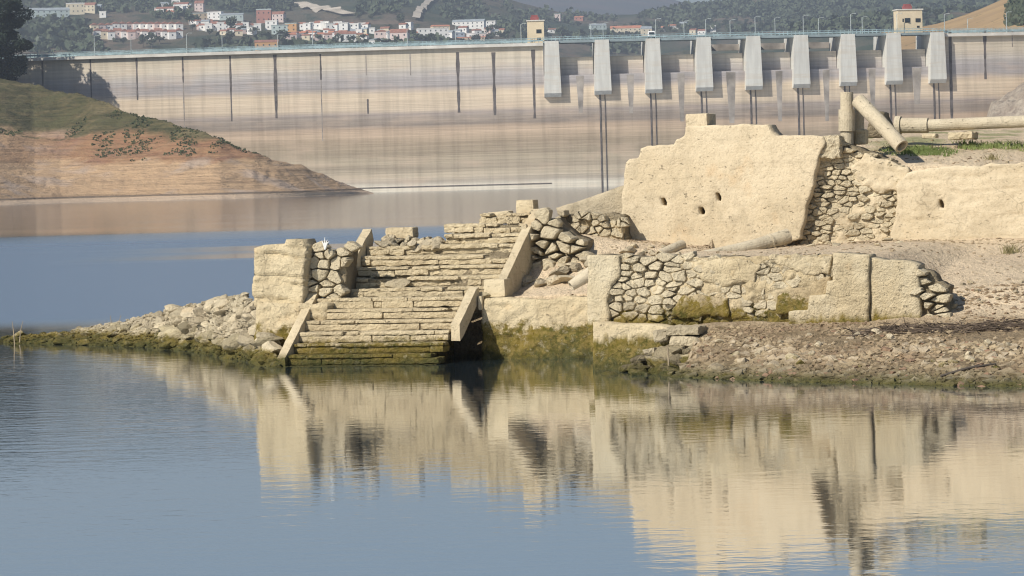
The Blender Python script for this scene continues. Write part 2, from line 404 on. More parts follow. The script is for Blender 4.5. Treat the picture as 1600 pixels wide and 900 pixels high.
def block(mb, u0, u1, w0, w1, z0, z1, amp=.012, cell=.05, rot=0., tilt=0., sd=0, rnd=.02):
    """irregular ashlar block with worn edges"""
    n = [max(1, min(24, int((b - a) / cell))) for a, b in ((u0, u1), (w0, w1), (z0, z1))]
    ids = {}; c = ((u0 + u1) / 2, (w0 + w1) / 2, (z0 + z1) / 2); h = ((u1 - u0) / 2, (w1 - w0) / 2, (z1 - z0) / 2)
    def vid(i, j, k):
        key = (i, j, k)
        if key in ids: return ids[key]
        p = [u0 + (u1 - u0) * i / n[0], w0 + (w1 - w0) * j / n[1], z0 + (z1 - z0) * k / n[2]]
        e = [i in (0, n[0]), j in (0, n[1]), k in (0, n[2])]
        if sum(e) > 1:
            for a in range(3):
                if e[a]: p[a] += (-1 if p[a] > c[a] else 1) * rnd * (.6 if sum(e) == 2 else .8)
        q = Vector((p[0] * 6 + sd, p[1] * 6, p[2] * 8)); nv = noise.noise_vector(q) * amp * .8 + noise.noise_vector(q * 3.1) * amp * .75
        for a in range(3): p[a] += nv[a]
        du, dz = p[0] - c[0], p[2] - c[2]
        x = c[0] + du * cos(rot) - dz * sin(rot); z = c[2] + du * sin(rot) + dz * cos(rot)
        ids[key] = len(mb.v); mb.v.append(tuple(G(x, p[1] + tilt * du, z))); return ids[key]
    A_, B_, C_ = n
    for i in range(A_):
        for j in range(B_):
            mb.f.append((vid(i, j, 0), vid(i, j + 1, 0), vid(i + 1, j + 1, 0), vid(i + 1, j, 0)))
            mb.f.append((vid(i, j, C_), vid(i + 1, j, C_), vid(i + 1, j + 1, C_), vid(i, j + 1, C_)))
        for k in range(C_):
            mb.f.append((vid(i, 0, k), vid(i + 1, 0, k), vid(i + 1, 0, k + 1), vid(i, 0, k + 1)))
            mb.f.append((vid(i, B_, k), vid(i, B_, k + 1), vid(i + 1, B_, k + 1), vid(i + 1, B_, k)))
    for j in range(B_):
        for k in range(C_):
            mb.f.append((vid(0, j, k), vid(0, j, k + 1), vid(0, j + 1, k + 1), vid(0, j + 1, k)))
            mb.f.append((vid(A_, j, k), vid(A_, j + 1, k), vid(A_, j + 1, k + 1), vid(A_, j, k + 1)))
def loft(name, cols, mat, nu=6, nv=6, disp=None, smooth=True, parent=None, **tg):
    """cols: equal-length point lists; smooth bilinear net with optional displacement(x,y,z arrays)->dz"""
    C = np.array([[list(p) for p in c] for c in cols], float)
    if not isinstance(nu, (list, tuple)): nu = [nu] * (C.shape[0] - 1)
    if not isinstance(nv, (list, tuple)): nv = [nv] * (C.shape[1] - 1)
    tu = np.concatenate([i + np.arange(k) / k for i, k in enumerate(nu)] + [[C.shape[0] - 1]])
    tv = np.concatenate([i + np.arange(k) / k for i, k in enumerate(nv)] + [[C.shape[1] - 1]])
    def lerp(Cx, t):
        i = np.minimum(t.astype(int), Cx.shape[0] - 2); f = (t - i)[:, None, None]; return Cx[i] * (1 - f) + Cx[i + 1] * f
    G1 = lerp(C, tu); G2 = lerp(G1.transpose(1, 0, 2), tv).transpose(1, 0, 2)
    x, y, z = G2[..., 0], G2[..., 1], G2[..., 2]
    if disp is not None: G2[..., 2] = z + disp(x, y, z)
    a, b = G2.shape[:2]; I = np.arange(a * b).reshape(a, b)
    Fc = np.stack([I[:-1, :-1], I[1:, :-1], I[1:, 1:], I[:-1, 1:]], -1).reshape(-1, 4)
    o = mk(name, G2.reshape(-1, 3), Fc.tolist(), mat, parent, smooth=smooth, loc=None if parent else (0, 0, 0))
    tag(o, **tg)
    o_bvh = BVHTree.FromPolygons([Vector(v) for v in G2.reshape(-1, 3)], Fc.tolist())
    return o, o_bvh
def drop(bvh, x, y, top=500.):
    h = bvh.ray_cast(Vector((x, y, top)), Vector((0, 0, -1)))
    return None if h[0] is None else h[0].z

# ================================================================== WATER
def water_mat():
    m = bpy.data.materials.new('lake_water'); m.use_nodes = True; n = m.node_tree
    b = n.nodes['Principled BSDF']; g = node(n, 'ShaderNodeNewGeometry'); P = g.outputs['Position']
    sx = node(n, 'ShaderNodeSeparateXYZ'); n.links.new(P, sx.inputs[0]); Y = sx.outputs[1]
    b.inputs['Base Color'].default_value = (.030, .050, .062, 1); b.inputs['IOR'].default_value = 1.5
    gl = n.nodes.new('ShaderNodeBsdfGlossy'); gl.inputs['Color'].default_value = (.93, .955, 1, 1); mx = n.nodes.new('ShaderNodeMixShader'); mx.inputs[0].default_value = .5
    n.links.new(b.outputs[0], mx.inputs[1]); n.links.new(gl.outputs[0], mx.inputs[2]); n.links.new(mx.outputs[0], n.nodes['Material Output'].inputs['Surface'])
    # wind-ruffled water between the spit and the middle of the lake, calm lanes before and beyond it
    wob = math_(n, 'MULTIPLY', math_(n, 'SUBTRACT', noise_tex(n, vscale(n, P, (.012, .05, 1)), 1., 3), .5), 60)
    Yw = math_(n, 'ADD', Y, wob)
    wind = math_(n, 'MULTIPLY', maprange(n, math_(n, 'ADD', Y, math_(n, 'MULTIPLY', wob, .08)), 79, 86), maprange(n, Yw, 260, 200))
    lane = maprange(n, noise_tex(n, vscale(n, P, (.006, .035, 1)), 1., 2), .60, .68, 0, .25)
    wind = math_(n, 'SUBTRACT', wind, math_(n, 'MULTIPLY', lane, wind), clamp=True)
    ln = math_(n, 'MULTIPLY', math_(n, 'MULTIPLY', maprange(n, Yw, 150, 158), maprange(n, Yw, 186, 176)), maprange(n, sx.outputs[0], -19, -11))
    wind = math_(n, 'MULTIPLY', wind, math_(n, 'SUBTRACT', 1., math_(n, 'MULTIPLY', ln, .82)))
    far = maprange(n, Y, 180, 320)
    rg = math_(n, 'ADD', math_(n, 'ADD', .03, math_(n, 'MULTIPLY', wind, .24)), math_(n, 'MULTIPLY', far, .03))
    n.links.new(rg, b.inputs['Roughness']); n.links.new(rg, gl.inputs['Roughness'])
    # small ripples; stronger towards the left foreground
    r1 = noise_tex(n, vscale(n, P, (2.2, 3.2, 1)), 1., 2, .5); r2 = noise_tex(n, vscale(n, P, (7, 11, 1)), 1., 2, .5); r3 = noise_tex(n, vscale(n, P, (.5, .9, 1)), 1., 2, .5)
    h = math_(n, 'ADD', math_(n, 'ADD', math_(n, 'MULTIPLY', r1, .0016), math_(n, 'MULTIPLY', r2, .0006)), math_(n, 'MULTIPLY', r3, .0012))
    patch = maprange(n, noise_tex(n, vscale(n, P, (.12, .06, 1)), 1., 2), .35, .65, .55, 1.5)
    left = maprange(n, sx.outputs[0], 0, -6, 1., 2.2)
    h = math_(n, 'MULTIPLY', h, math_(n, 'MULTIPLY', patch, left))
    bn = bump(n, b, h, 1.0); n.links.new(bn.outputs[0], gl.inputs['Normal'])
    return m
M['water'] = water_mat()
wv = []; wf = []
o = mk('water', [(-2500, -60, 0), (2500, -60, 0), (2500, 1200, 0), (-2500, 1200, 0)], [(0, 1, 2, 3)], M['water'], loc=(0, 0, 0)); tag(o, 'calm blue-grey reservoir water mirroring the ruins', 'water', kind='structure')

# ================================================================== DAM
RD = 600.; D0 = 1020.
DC = Vector(((830 - 800) / F * D0, D0 + RD, 0))
def dam_phi(px):
    d = ray(px, yhor(px)); d.z = 0; d.normalize(); oc = CAM - DC; oc.z = 0
    b = oc.dot(d); c = oc.dot(oc) - RD * RD; t = -b - math.sqrt(b * b - c); P = CAM + d * t
    return math.atan2(P.x - DC.x, DC.y - P.y), t
def DP(phi, n=0., z=0.):       # n metres towards the water from the upstream face
    return Vector((DC.x + (RD + n) * sin(phi), DC.y - (RD + n) * cos(phi), z))
def dam_z(px, py):
    phi, t = dam_phi(px); return 2.9 + (yhor(px) - py) / F * t
ZC = 38.6                       # crest road level
def dam_mat(k):
    m, n, b = nmat('dam_concrete', .9, .15); g = node(n, 'ShaderNodeNewGeometry'); P = g.outputs['Position']
    sx = node(n, 'ShaderNodeSeparateXYZ'); n.links.new(P, sx.inputs[0])
    wob = math_(n, 'MULTIPLY', math_(n, 'SUBTRACT', noise_tex(n, vscale(n, P, (.03, .03, .03)), 1, 4, .6), .5), 1.8)
    z = math_(n, 'DIVIDE', math_(n, 'ADD', sx.outputs[2], wob), 40.)
    r = node(n, 'ShaderNodeValToRGB'); n.links.new(z, r.inputs[0]); e = r.color_ramp.elements
    st = [(0.0, (.80, .73, .60)), (.04, (.80, .73, .60)), (.06, (.56, .49, .40)), (.10, (.62, .53, .40)), (.16, (.46, .385, .29)), (.20, (.54, .455, .335)), (.25, (.45, .37, .27)), (.32, (.47, .375, .27)), (.385, (.66, .51, .37)), (.42, (.56, .43, .32)), (.44, (.36, .30, .25)), (.49, (.42, .355, .30)), (.515, (.46, .39, .345)),
          (.545, (.75, .62, .47)), (.65, (.84, .69, .51)), (.675, (.62, .53, .45)), (.695, (.47, .43, .415)), (.75, (.52, .48, .465)), (.79, (.62, .57, .52)), (.84, (.76, .67, .54)), (.90, (.72, .63, .49)), (.97, (.62, .55, .43))]
    e[0].position, e[0].color = st[0][0], (*st[0][1], 1); e[1].position, e[1].color = st[1][0], (*st[1][1], 1)
    e[0].color = tuple(x * k for x in e[0].color); e[1].color = tuple(x * k for x in e[1].color)
    for p, c in [(p, tuple(x * k for x in c)) for p, c in st[2:]]:
        q = e.new(p); q.color = (*c, 1)
    c = r.outputs[0]
    thin = noise_tex(n, vscale(n, P, (.02, .02, 2.2)), 1., 5, .7)
    c = mixc(n, 1.0, c, node_rgb(n, maprange(n, thin, .32, .6, .78, 1.06)), 'MULTIPLY')
    strk = noise_tex(n, vscale(n, P, (.5, .5, .03)), 1., 4, .6)
    c = mixc(n, 1.0, c, node_rgb(n, maprange(n, strk, .3, .55, .80, 1.03)), 'MULTIPLY')
    blot = noise_tex(n, vscale(n, P, (.08, .08, .3)), 1., 5, .6)
    c = mixc(n, math_(n, 'MULTIPLY', maprange(n, blot, .5, .7), .35), c, (.58, .44, .33))
    n.links.new(c, b.inputs['Base Color']); bump(n, b, thin, .3, .5)
    return m
M['dam'] = dam_mat(.79)
def pier_mat():
    m, n, b = nmat('pier_concrete', .85, .15); g = node(n, 'ShaderNodeNewGeometry'); P = g.outputs['Position']
    c = mixc(n, maprange(n, noise_tex(n, vscale(n, P, (1, 1, .12)), .9, 5, .65), .36, .64), (.49, .48, .44), (.60, .59, .54))
    c = mixc(n, maprange(n, noise_tex(n, vscale(n, P, (.1, .1, 1)), 1.1, 4, .6), .5, .7, 0, .5), c, (.50, .43, .34))
    n.links.new(c, b.inputs['Base Color']); return m
M['pier'] = pier_mat()
M['rail'] = simple('crest_railing', (.30, .40, .42), scale=.6, var=.25)
M['joint'] = simple('joint_stain', (.13, .115, .11), scale=.7, var=.3)
M['joint2'] = simple('joint_stain_faint', (.30, .265, .235), scale=.7, var=.25)
M['wetstain'] = simple('spill_stain', (.33, .295, .26), scale=.3, var=.3)
M['cornice'] = simple('crest_cornice', (.60, .57, .51), scale=.3)
M['deck'] = simple('bridge_steel', (.24, .29, .30), scale=.4)
M['metal'] = simple('galvanised_post', (.42, .46, .45), rough=.5, scale=2)
M['cream'] = simple('cream_render', (.66, .55, .38), scale=.4, var=.08)
M['glass'] = simple('dark_window_glass', (.03, .04, .05), rough=.3)
M['tank'] = simple('roof_tank_red', (.30, .10, .10))

dam = empty('dam', DP(0, 0, 0), 'long pale concrete dam with banded water stains and nine spillway piers', 'dam')
phiA, phiB = dam_phi(-260)[0], dam_phi(1900)[0]
PS = [867, 945, 1024, 1103, 1180, 1254, 1327, 1398, 1466]
PPHI = [dam_phi(p)[0] for p in PS]
def arcwall(mb, pa, pb, n0, n1, z0, z1, step=.006):
    k = max(1, int(abs(pb - pa) / step))
    for i in range(k):
        a, b = pa + (pb - pa) * i / k, pa + (pb - pa) * (i + 1) / k
        mb.hexa([DP(a, n1, z0), DP(b, n1, z0), DP(b, n0, z0), DP(a, n0, z0), DP(a, n1, z1), DP(b, n1, z1), DP(b, n0, z1), DP(a, n0, z1)])
pierw = 26.5 / F * D0
hp = pierw / 2 / RD
for qa, qb in ((phiA, PPHI[0] - hp), (PPHI[-1] + hp, phiB)):
    mb = MB(); arcwall(mb, qa, qb, -6, 0, -6, ZC - .9); mb.build('wall', M['dam'], dam)
    mb = MB(); arcwall(mb, qa, qb, -6, 1.1, ZC - .9, ZC - .1); mb.build('cornice', M['cornice'], dam)
ZL, ZW = dam_z(867, 118), dam_z(867, 90)       # ledge and weir sill
mb = MB(); arcwall(mb, PPHI[0] - hp, PPHI[-1] + hp, -6, 0, -6, ZL); mb.build('spillway_wall', M['dam'], dam)
for i in range(8):
    mb = MB(); arcwall(mb, PPHI[i] + hp, PPHI[i + 1] - hp, -6, -2.4, ZL - .1, ZW); mb.build('weir', M['dam'], dam)
    # stain under each weir: tapering dark runs on the lower face
    mb = MB(); a0, a1 = PPHI[i] + hp, PPHI[i + 1] - hp; mid = a0 + (a1 - a0) * .58; wdt = .9 + .5 * random.random()
    zt = ZL - .3; zb = ZL - random.uniform(9, 16); h1 = wdt / RD
    k = 12
    for j in range(k):
        f0, f1 = j / k, (j + 1) / k; w0_, w1_ = h1 * (1 - .5 * f0) * random.uniform(.95, 1.05), h1 * (1 - .5 * f1)
        za, zb_ = zt + (zb - zt) * f0, zt + (zb - zt) * f1
        mb.hexa([DP(mid - w1_, .02, zb_), DP(mid + w1_, .02, zb_), DP(mid + w1_, -.05, zb_), DP(mid - w1_, -.05, zb_), DP(mid - w0_, .02, za), DP(mid + w0_, .02, za), DP(mid + w0_, -.05, za), DP(mid - w0_, -.05, za)])
    mb.build('spill_stain', M['wetstain'], dam)
for i, p in enumerate(PPHI):
    zb = dam_z(PS[i], [152, 148, 146, 143, 141, 138, 135, 133, 131][i])
    mb = MB(); N = 2.3
    mb.hexa([DP(p - hp, N - .9, zb), DP(p + hp, N - .9, zb), DP(p + hp, -12, zb), DP(p - hp, -12, zb), DP(p - hp, N, zb + 1.), DP(p + hp, N, zb + 1.), DP(p + hp, -12, zb + 1.), DP(p - hp, -12, zb + 1.)])
    mb.hexa([DP(p - hp, N, zb + 1.), DP(p + hp, N, zb + 1.), DP(p + hp, -12, zb + 1.), DP(p - hp, -12, zb + 1.), DP(p - hp * .82, N, ZC + .25), DP(p + hp * .82, N, ZC + .25), DP(p + hp * .82, -12, ZC + .25), DP(p - hp * .82, -12, ZC + .25)])
    mb.build('spillway_pier', M['pier'], dam)
    if i:                          # paired guide rails running down below the pier
        for off, wd_ in ((-.75, .38), (.55, .2)):
            q = p + off / RD; h = wd_ / RD / 2; mb = MB()
            mb.hexa([DP(q - h, .18, 0), DP(q + h, .18, 0), DP(q + h, -.1, 0), DP(q - h, -.1, 0), DP(q - h, .18, zb), DP(q + h, .18, zb), DP(q + h, -.1, zb), DP(q - h, -.1, zb)])
            mb.build('guide_rail', M['joint'], dam)
mb = MB(); arcwall(mb, PPHI[0] - hp, PPHI[-1] + hp, -7, 1.7, ZC - .3, ZC + .3); mb.build('bridge_deck', M['deck'], dam)
for a, b in ((3, 7),):
    mb = MB(); arcwall(mb, PPHI[3] + hp, PPHI[6] - hp, -11.5, -10.5, ZC - 3.0, ZC - 1.3); mb.build('service_bridge', M['wetstain'], dam)
mb = MB()
def railing(mb, a, b, n, z0, h):
    L_ = abs(b - a) * (RD + n); k = max(2, int(L_ / 1.1)); arcwall(mb, a, b, n - .06, n + .06, z0 + h - .12, z0 + h); arcwall(mb, a, b, n - .05, n + .05, z0 + h * .30, z0 + h * .62)
    for i in range(k + 1):
        q = a + (b - a) * i / k; mb.box(DP(q, n, z0 + h / 2), .12, .12, h)
railing(mb, phiA, PPHI[0] - hp, .8, ZC - .1, 1.25); railing(mb, PPHI[-1] + hp, phiB, .8, ZC - .1, 1.25)
railing(mb, PPHI[0] - hp, PPHI[-1] + hp, 1.4, ZC + .3, 1.1)
mb.build('crest_railing', M['rail'], dam)
mb = MB(); railing(mb, phiA, phiB, -5.6, ZC - .1, 1.2); mb.build('far_railing', M['rail'], dam)
mb = MB(); arcwall(mb, phiA, dam_phi(862)[0], .0, .12, 1.1, 1.35); mb.build('waterline_ledge', M['joint'], dam)
JN = [(72, 92, 135, 1), (147, 92, 157, 1), (219, 90, 157, 1), (291, 90, 130, 1), (365, 88, 190, 1), (435, 86, 185, 2), (506, 85, 125, 1), (577, 85, 118, 0), (646, 84, 118, 0), (720, 82, 176, 2), (776, 82, 180, 2), (838, 78, 185, 2), (291, 130, 200, 0), (506, 125, 220, 0), (578, 155, 178, 1),
      (1489, 52, 190, 2), (1543, 50, 125, 2), (1586, 50, 75, 0)]
for px, ya, yb, s in JN:
    phi, t = dam_phi(px); za, zb = dam_z(px, ya), dam_z(px, yb); w = (.18, .30, .50)[s] / RD; mb = MB(); k = 10
    ws = [w * random.uniform(.6, 1.15) * (1 - .3 * j / k) for j in range(k + 1)]
    for j in range(k):
        zt, zz = za + (zb - za) * j / k, za + (zb - za) * (j + 1) / k; a, b = ws[j], ws[j + 1]
        mb.hexa([DP(phi - b, .03, zz), DP(phi + b, .03, zz), DP(phi + b, -.05, zz), DP(phi - b, -.05, zz), DP(phi - a, .03, zt), DP(phi + a, .03, zt), DP(phi + a, -.05, zt), DP(phi - a, -.05, zt)])
    mb.build('wall_joint', M['joint'] if s else M['joint2'], dam)

ORD = 'first second third fourth fifth sixth seventh eighth ninth tenth eleventh twelfth thirteenth fourteenth fifteenth sixteenth seventeenth eighteenth nineteenth twentieth twenty-first twenty-second twenty-third twenty-fourth twenty-fifth twenty-sixth'.split()
# control houses standing on the crest
def control_house(x0, x1, y0, y1, label, wins, split=None, tank=True):
    px = (x0 + x1) / 2; phi, t = dam_phi(px); w = (x1 - x0) / F * t; zb = ZC; zt = dam_z(px, y0)
    c = DP(phi, -3.4, zb); r = empty('control_house', c, label, 'control house', 'control houses on the dam crest')
    ex = Vector((cos(phi), sin(phi), 0)); ey = Vector((-sin(phi), cos(phi), 0))
    mb = MB(); mb.box(c + Vector((0, 0, (zt - zb) / 2)), w, 4.4, zt - zb, ex, ey); mb.build('wall', M['cream'], r)
    mb = MB(); mb.box(c + Vector((0, 0, zt - zb + .14)), w + .5, 4.9, .28, ex, ey); rf = mb.build('roof', M['cornice'], r)
    if tank:
        mb = MB(); cc = c + Vector((0, 0, zt - zb + .28)) - ex * .2; mb.box(cc + Vector((0, 0, .45)), 2.2, 2., .9, ex, ey)
        mb.box(cc + Vector((0, 0, 1.15)), 1.7, 1.6, .5, ex, ey)
        mb.build('roof_tank', M['tank'], r)
    for (wx, wy, ww, wh) in wins:
        q = c - ey * 2.22 + ex * ((wx - px) / F * t); zz = dam_z(wx, wy)
        mb = MB(); mb.box((q.x, q.y, zz), ww / F * t, .1, wh / F * t, ex, ey); wo = mb.build('window', M['glass'], r)
        mb = MB(); mb.box((q.x, q.y - .02, zz - wh / F * t / 2 - .1), ww / F * t + .3, .22, .16, ex, ey); mb.build('sill', M['cornice'], wo)
    return r
control_house(830, 856, 33, 66, 'tall cream control house with red rooftop tank left of the piers', [(848, 49, 8, 6), (848, 61, 6, 4), (837, 64, 3, 4)])
control_house(1410, 1449, 17, 50, 'wide cream control house with four dark windows near the right piers', [(1425, 33, 9, 7), (1442, 33, 8, 6), (1442, 43, 4, 3), (1418, 33, 2, 5)])

# lamp posts on the crest road
LP = [(66, 82, 56), (145, 80, 53), (212, 80, 60), (291, 78, 52), (354, 77, 53), (435, 75, 55), (495, 75, 52), (640, 73, 48), (718, 70, 46), (820, 68, 42), (929, 62, 40), (950, 62, 38), (1030, 60, 33), (1078, 58, 34), (1108, 58, 33), (1151, 56, 32), (1185, 55, 28), (1222, 54, 28), (1260, 53, 26), (1291, 52, 28), (1334, 50, 22), (1360, 50, 26), (1406, 49, 22), (1490, 46, 20), (1516, 45, 28), (1588, 42, 15)]
lamp0 = None
for i, (px, yb, yt) in enumerate(LP):
    phi, t = dam_phi(px); n = .5 if i % 2 == 0 else -5.2; c = DP(phi, n, ZC - .1); h = (yb - yt + 6) / F * t
    if lamp0 is None:
        lamp0 = empty('street_lamp', c, 'thin grey lamp post on the dam crest road, first from the left', 'street lamp', 'lamp posts along the dam crest')
        mb = MB(); mb.tube([c, c + Vector((0, 0, 5.2))], [.12, .08], 8); mb.build('pole', M['metal'], lamp0)
        mb = MB(); mb.tube([c + Vector((0, 0, 5.15)), c + Vector((.5, 0, 5.4)), c + Vector((1.0, 0, 5.42))], .06, 6); mb.box(c + Vector((1.15, 0, 5.4)), .6, .25, .12); mb.build('lamp_head', M['metal'], lamp0)
        lamp0.scale.z = h / 5.4; kids = list(lamp0.children)
    else:
        l = lamp0.copy(); sc.collection.objects.link(l); l.location = c; l.scale.z = h / 5.4; l['label'] = 'thin grey lamp post on the dam crest road, %s from the left' % ORD[i]
        for k in kids:
            q = k.copy(); sc.collection.objects.link(q); q.parent = l
# white van on the bridge
phi, t = dam_phi(1024); c = DP(phi, -1.6, ZC + .3); van = empty('van', c, 'small white van with dark windscreen parked on the crest bridge', 'van')
M['vanwhite'] = simple('white_paint', (.75, .75, .74), rough=.4, var=.03); M['tyre'] = simple('black_rubber', (.03, .03, .03))
mb = MB(); P = [Vector(p) + c for p in [(-.95, -2.2, .35), (.95, -2.2, .35), (.95, 2.2, .35), (-.95, 2.2, .35), (-.85, -1.5, 2.0), (.85, -1.5, 2.0), (.85, 2.1, 2.0), (-.85, 2.1, 2.0)]]; mb.hexa(P); mb.build('body', M['vanwhite'], van)
mb = MB(); mb.box(c + Vector((0, -1.95, 1.35)), 1.35, .12, .75, ez=Vector((0, .4, .92))); mb.build('windscreen', M['glass'], van)
for sx_ in (-.85, .85):
    for sy in (-1.4, 1.3):
        mb = MB(); mb.tube([c + Vector((sx_ - .12, sy, .35)), c + Vector((sx_ + .12, sy, .35))], .35, 12); mb.build('wheel', M['tyre'], van)

# ================================================================== HILLS BEHIND THE DAM
def interp(x, T):
    xs = [a for a, b in T]; ys = [b for a, b in T]; return np.interp(x, xs, ys)
def hill_mat():
    m, n, b = nmat('hill_scrub', .95, .05); g = node(n, 'ShaderNodeNewGeometry'); P = g.outputs['Position']
    a = noise_tex(n, vscale(n, P, (1, .35, 1)), .005, 6, .62); s = noise_tex(n, vscale(n, P, (1, .4, 1)), .035, 5, .7); f = noise_tex(n, P, .12, 3, .7)
    c = mixc(n, maprange(n, a, .42, .60), (.055, .075, .045), (.17, .13, .095))
    c = mixc(n, maprange(n, s, .48, .62), c, (.045, .062, .040)); c = mixc(n, maprange(n, f, .62, .78, 0, .55), c, (.26, .20, .15))
    n.links.new(c, b.inputs['Base Color']); bump(n, b, s, 4.)
    return m
M['hill'] = hill_mat()
def px_of(X, Y): return 800 + F * X / Y
SK1 = [(-1500, -110), (-300, -95), (300, -75), (620, -55), (760, -14), (830, 6), (880, 20), (940, 25), (1000, 25), (1040, 19), (1080, 11), (1120, 7), (1170, -3), (1300, -22), (1700, -60), (2600, -80)]
def hillmesh(name, SK, Y0, z0, Y1, pxr, nx, ny, nse, label, mat, sd, p=1., back=500):
    cols = []
    pxs = np.linspace(*pxr, nx); ts = np.linspace(0, 1, ny)
    PXg, T = np.meshgrid(pxs, ts, indexing='ij'); Yg = Y0 + (Y1 - Y0) * T; X = (PXg - 800) / F * Yg
    yh = 278 - (PXg - 800) * tan(RO); ztop = 2.9 + (yh - interp(PXg, SK)) / F * Y1
    Z = z0 + (ztop - z0) * T ** p + nse * fb(X / (nse * 11), Yg / (nse * 11), None, 5, sd) * np.sin(np.pi * np.clip(T, 0, 1)) ** .7 + nse * .1 * fb(X / (nse * 1.6), Yg / (nse * 1.6), None, 3, sd + 4) * (T < 1)
    rows = ny
    Xb = (pxs - 800) / F * (Y1 + back); V = np.stack([X, Yg, Z], -1).reshape(-1, 3)
    Vb = np.stack([Xb, np.full(nx, Y1 + back), np.full(nx, z0 - 30)], -1)
    I = np.arange(nx * ny).reshape(nx, ny)
    Fc = np.stack([I[:-1, :-1], I[1:, :-1], I[1:, 1:], I[:-1, 1:]], -1).reshape(-1, 4).tolist()
    B = nx * ny
    Fc += [[int(I[i, -1]), int(I[i + 1, -1]), B + i + 1, B + i] for i in range(nx - 1)]
    V = np.vstack([V, Vb]); o = mk(name, V, Fc, mat, smooth=True, loc=(0, 0, 0)); tag(o, label, None, kind='structure')
    return o, BVHTree.FromPolygons([Vector(v) for v in V], Fc)
hill, HB = hillmesh('hills', SK1, 1250, 24, 5200, (-1200, 2400), 260, 170, 34, 'scrub covered green and brown hillside rising behind the dam', M['hill'], 3, p=1.6)
def mtn_mat():
    m, n, b = nmat('mountain_scrub', .95, .05); g = node(n, 'ShaderNodeNewGeometry'); P = g.outputs['Position']
    a = noise_tex(n, P, .004, 6, .6); n.links.new(mixc(n, maprange(n, a, .4, .6), (.07, .075, .07), (.13, .10, .09)), b.inputs['Base Color']); return m
SK2 = [(-1500, -40), (600, -45), (760, -30), (900, -22), (1000, -14), (1050, -4), (1085, 6), (1130, 12), (1200, 14), (1500, 0), (1900, -30)]
hillmesh('mountains', SK2, 6500, 90, 10500, (-800, 2000), 120, 40, 30, 'hazy blue mountain in the far distance', mtn_mat(), 9)
# near spur behind the right end of the dam: tan slope, trees on top
def spur_mat():
    m, n, b = nmat('dry_grass_slope', .95, .05); g = node(n, 'ShaderNodeNewGeometry'); P = g.outputs['Position']
    a = noise_tex(n, P, .03, 5, .6); c = mixc(n, maprange(n, a, .4, .6), (.42, .29, .15), (.35, .24, .13))
    c = mixc(n, maprange(n, noise_tex(n, P, .12, 5, .7), .60, .66), c, (.10, .10, .05))
    n.links.new(c, b.inputs['Base Color']); return m
SK3 = [(1380, 52), (1440, 44), (1480, 36), (1510, 26), (1540, 15), (1575, 0), (1620, -18), (2000, -70)]
_, SB = hillmesh('hill_spur', SK3, 1300, 20, 1900, (1380, 2300), 70, 30, 4, 'bare tan slope behind the right end of the dam', spur_mat(), 21, p=.8)
def hill_at(x, y, B=None):
    for b in ([B] if B else [SB, HB]):
        h = b.ray_cast(CAM, ray(x, y).normalized(), 9000)
        if h[0] is not None: return h[0]
    return None

# ---- roads on the hills
M['track'] = simple('pale_track', (.62, .54, .43), scale=.05)
def track(name, pts, wpx, label):
    c = []; 
    P = [hill_at(x, y, HB) for x, y in pts]; P = [p for p in P if p]
    mb = MB(); 
    for i in range(len(P) - 1):
        a, b = P[i], P[i + 1]; k = 10
        for j in range(k):
            q0, q1 = a.lerp(b, j / k), a.lerp(b, (j + 1) / k); w0_, w1_ = wpx[min(i, len(wpx) - 1)] / F * q0.y / 2, wpx[min(i + 1, len(wpx) - 1)] / F * q1.y / 2
            pts4 = []
            for q, s in ((q0, -w0_), (q0, w0_), (q1, w1_), (q1, -w1_)):
                zz = drop(HB, q.x + s, q.y, 900); pts4.append((q.x + s, q.y, (zz or q.z) + 3))
            mb.add(pts4, [(0, 1, 2, 3)])
    o = mb.build(name, M['track']); tag(o, label, None, kind='structure')
track('path', [(650, 32), (652, 24), (662, 14), (672, 4), (678, -5)], [12, 12, 9, 9, 8, 8], 'pale dirt track climbing the hillside behind the dam')
track('path', [(468, 7), (480, 11), (500, 15), (520, 19), (545, 26)], [16, 26, 30, 26, 16], 'pale bare strip on the hillside above the white houses')

# ---- village
COL = {'w': (.90, .88, .84), 'c': (.78, .68, .50), 'o': (.60, .34, .15), 'r': (.46, .22, .17), 'p': (.74, .60, .55), 'g': (.50, .58, .56), 'b': (.40, .45, .52), 't': (.50, .40, .28)}
for k, v in COL.items(): M['h' + k] = simple('house_render_' + {'w': 'white', 'c': 'cream', 'o': 'orange', 'r': 'red', 'p': 'pink', 'g': 'green_grey', 'b': 'blue_grey', 't': 'tan'}[k], v, var=.06, scale=.2)
M['roofr'] = simple('clay_tile_roof', (.36, .17, .12), scale=.4, var=.2); M['roofg'] = simple('grey_roof', (.36, .40, .42), scale=.3); M['roofo'] = simple('orange_tile_roof', (.58, .24, .14), scale=.3)
CN = {'w': 'white', 'c': 'cream', 'o': 'orange', 'r': 'red', 'p': 'pinkish', 'g': 'green-grey', 'b': 'blue-grey', 't': 'tan'}
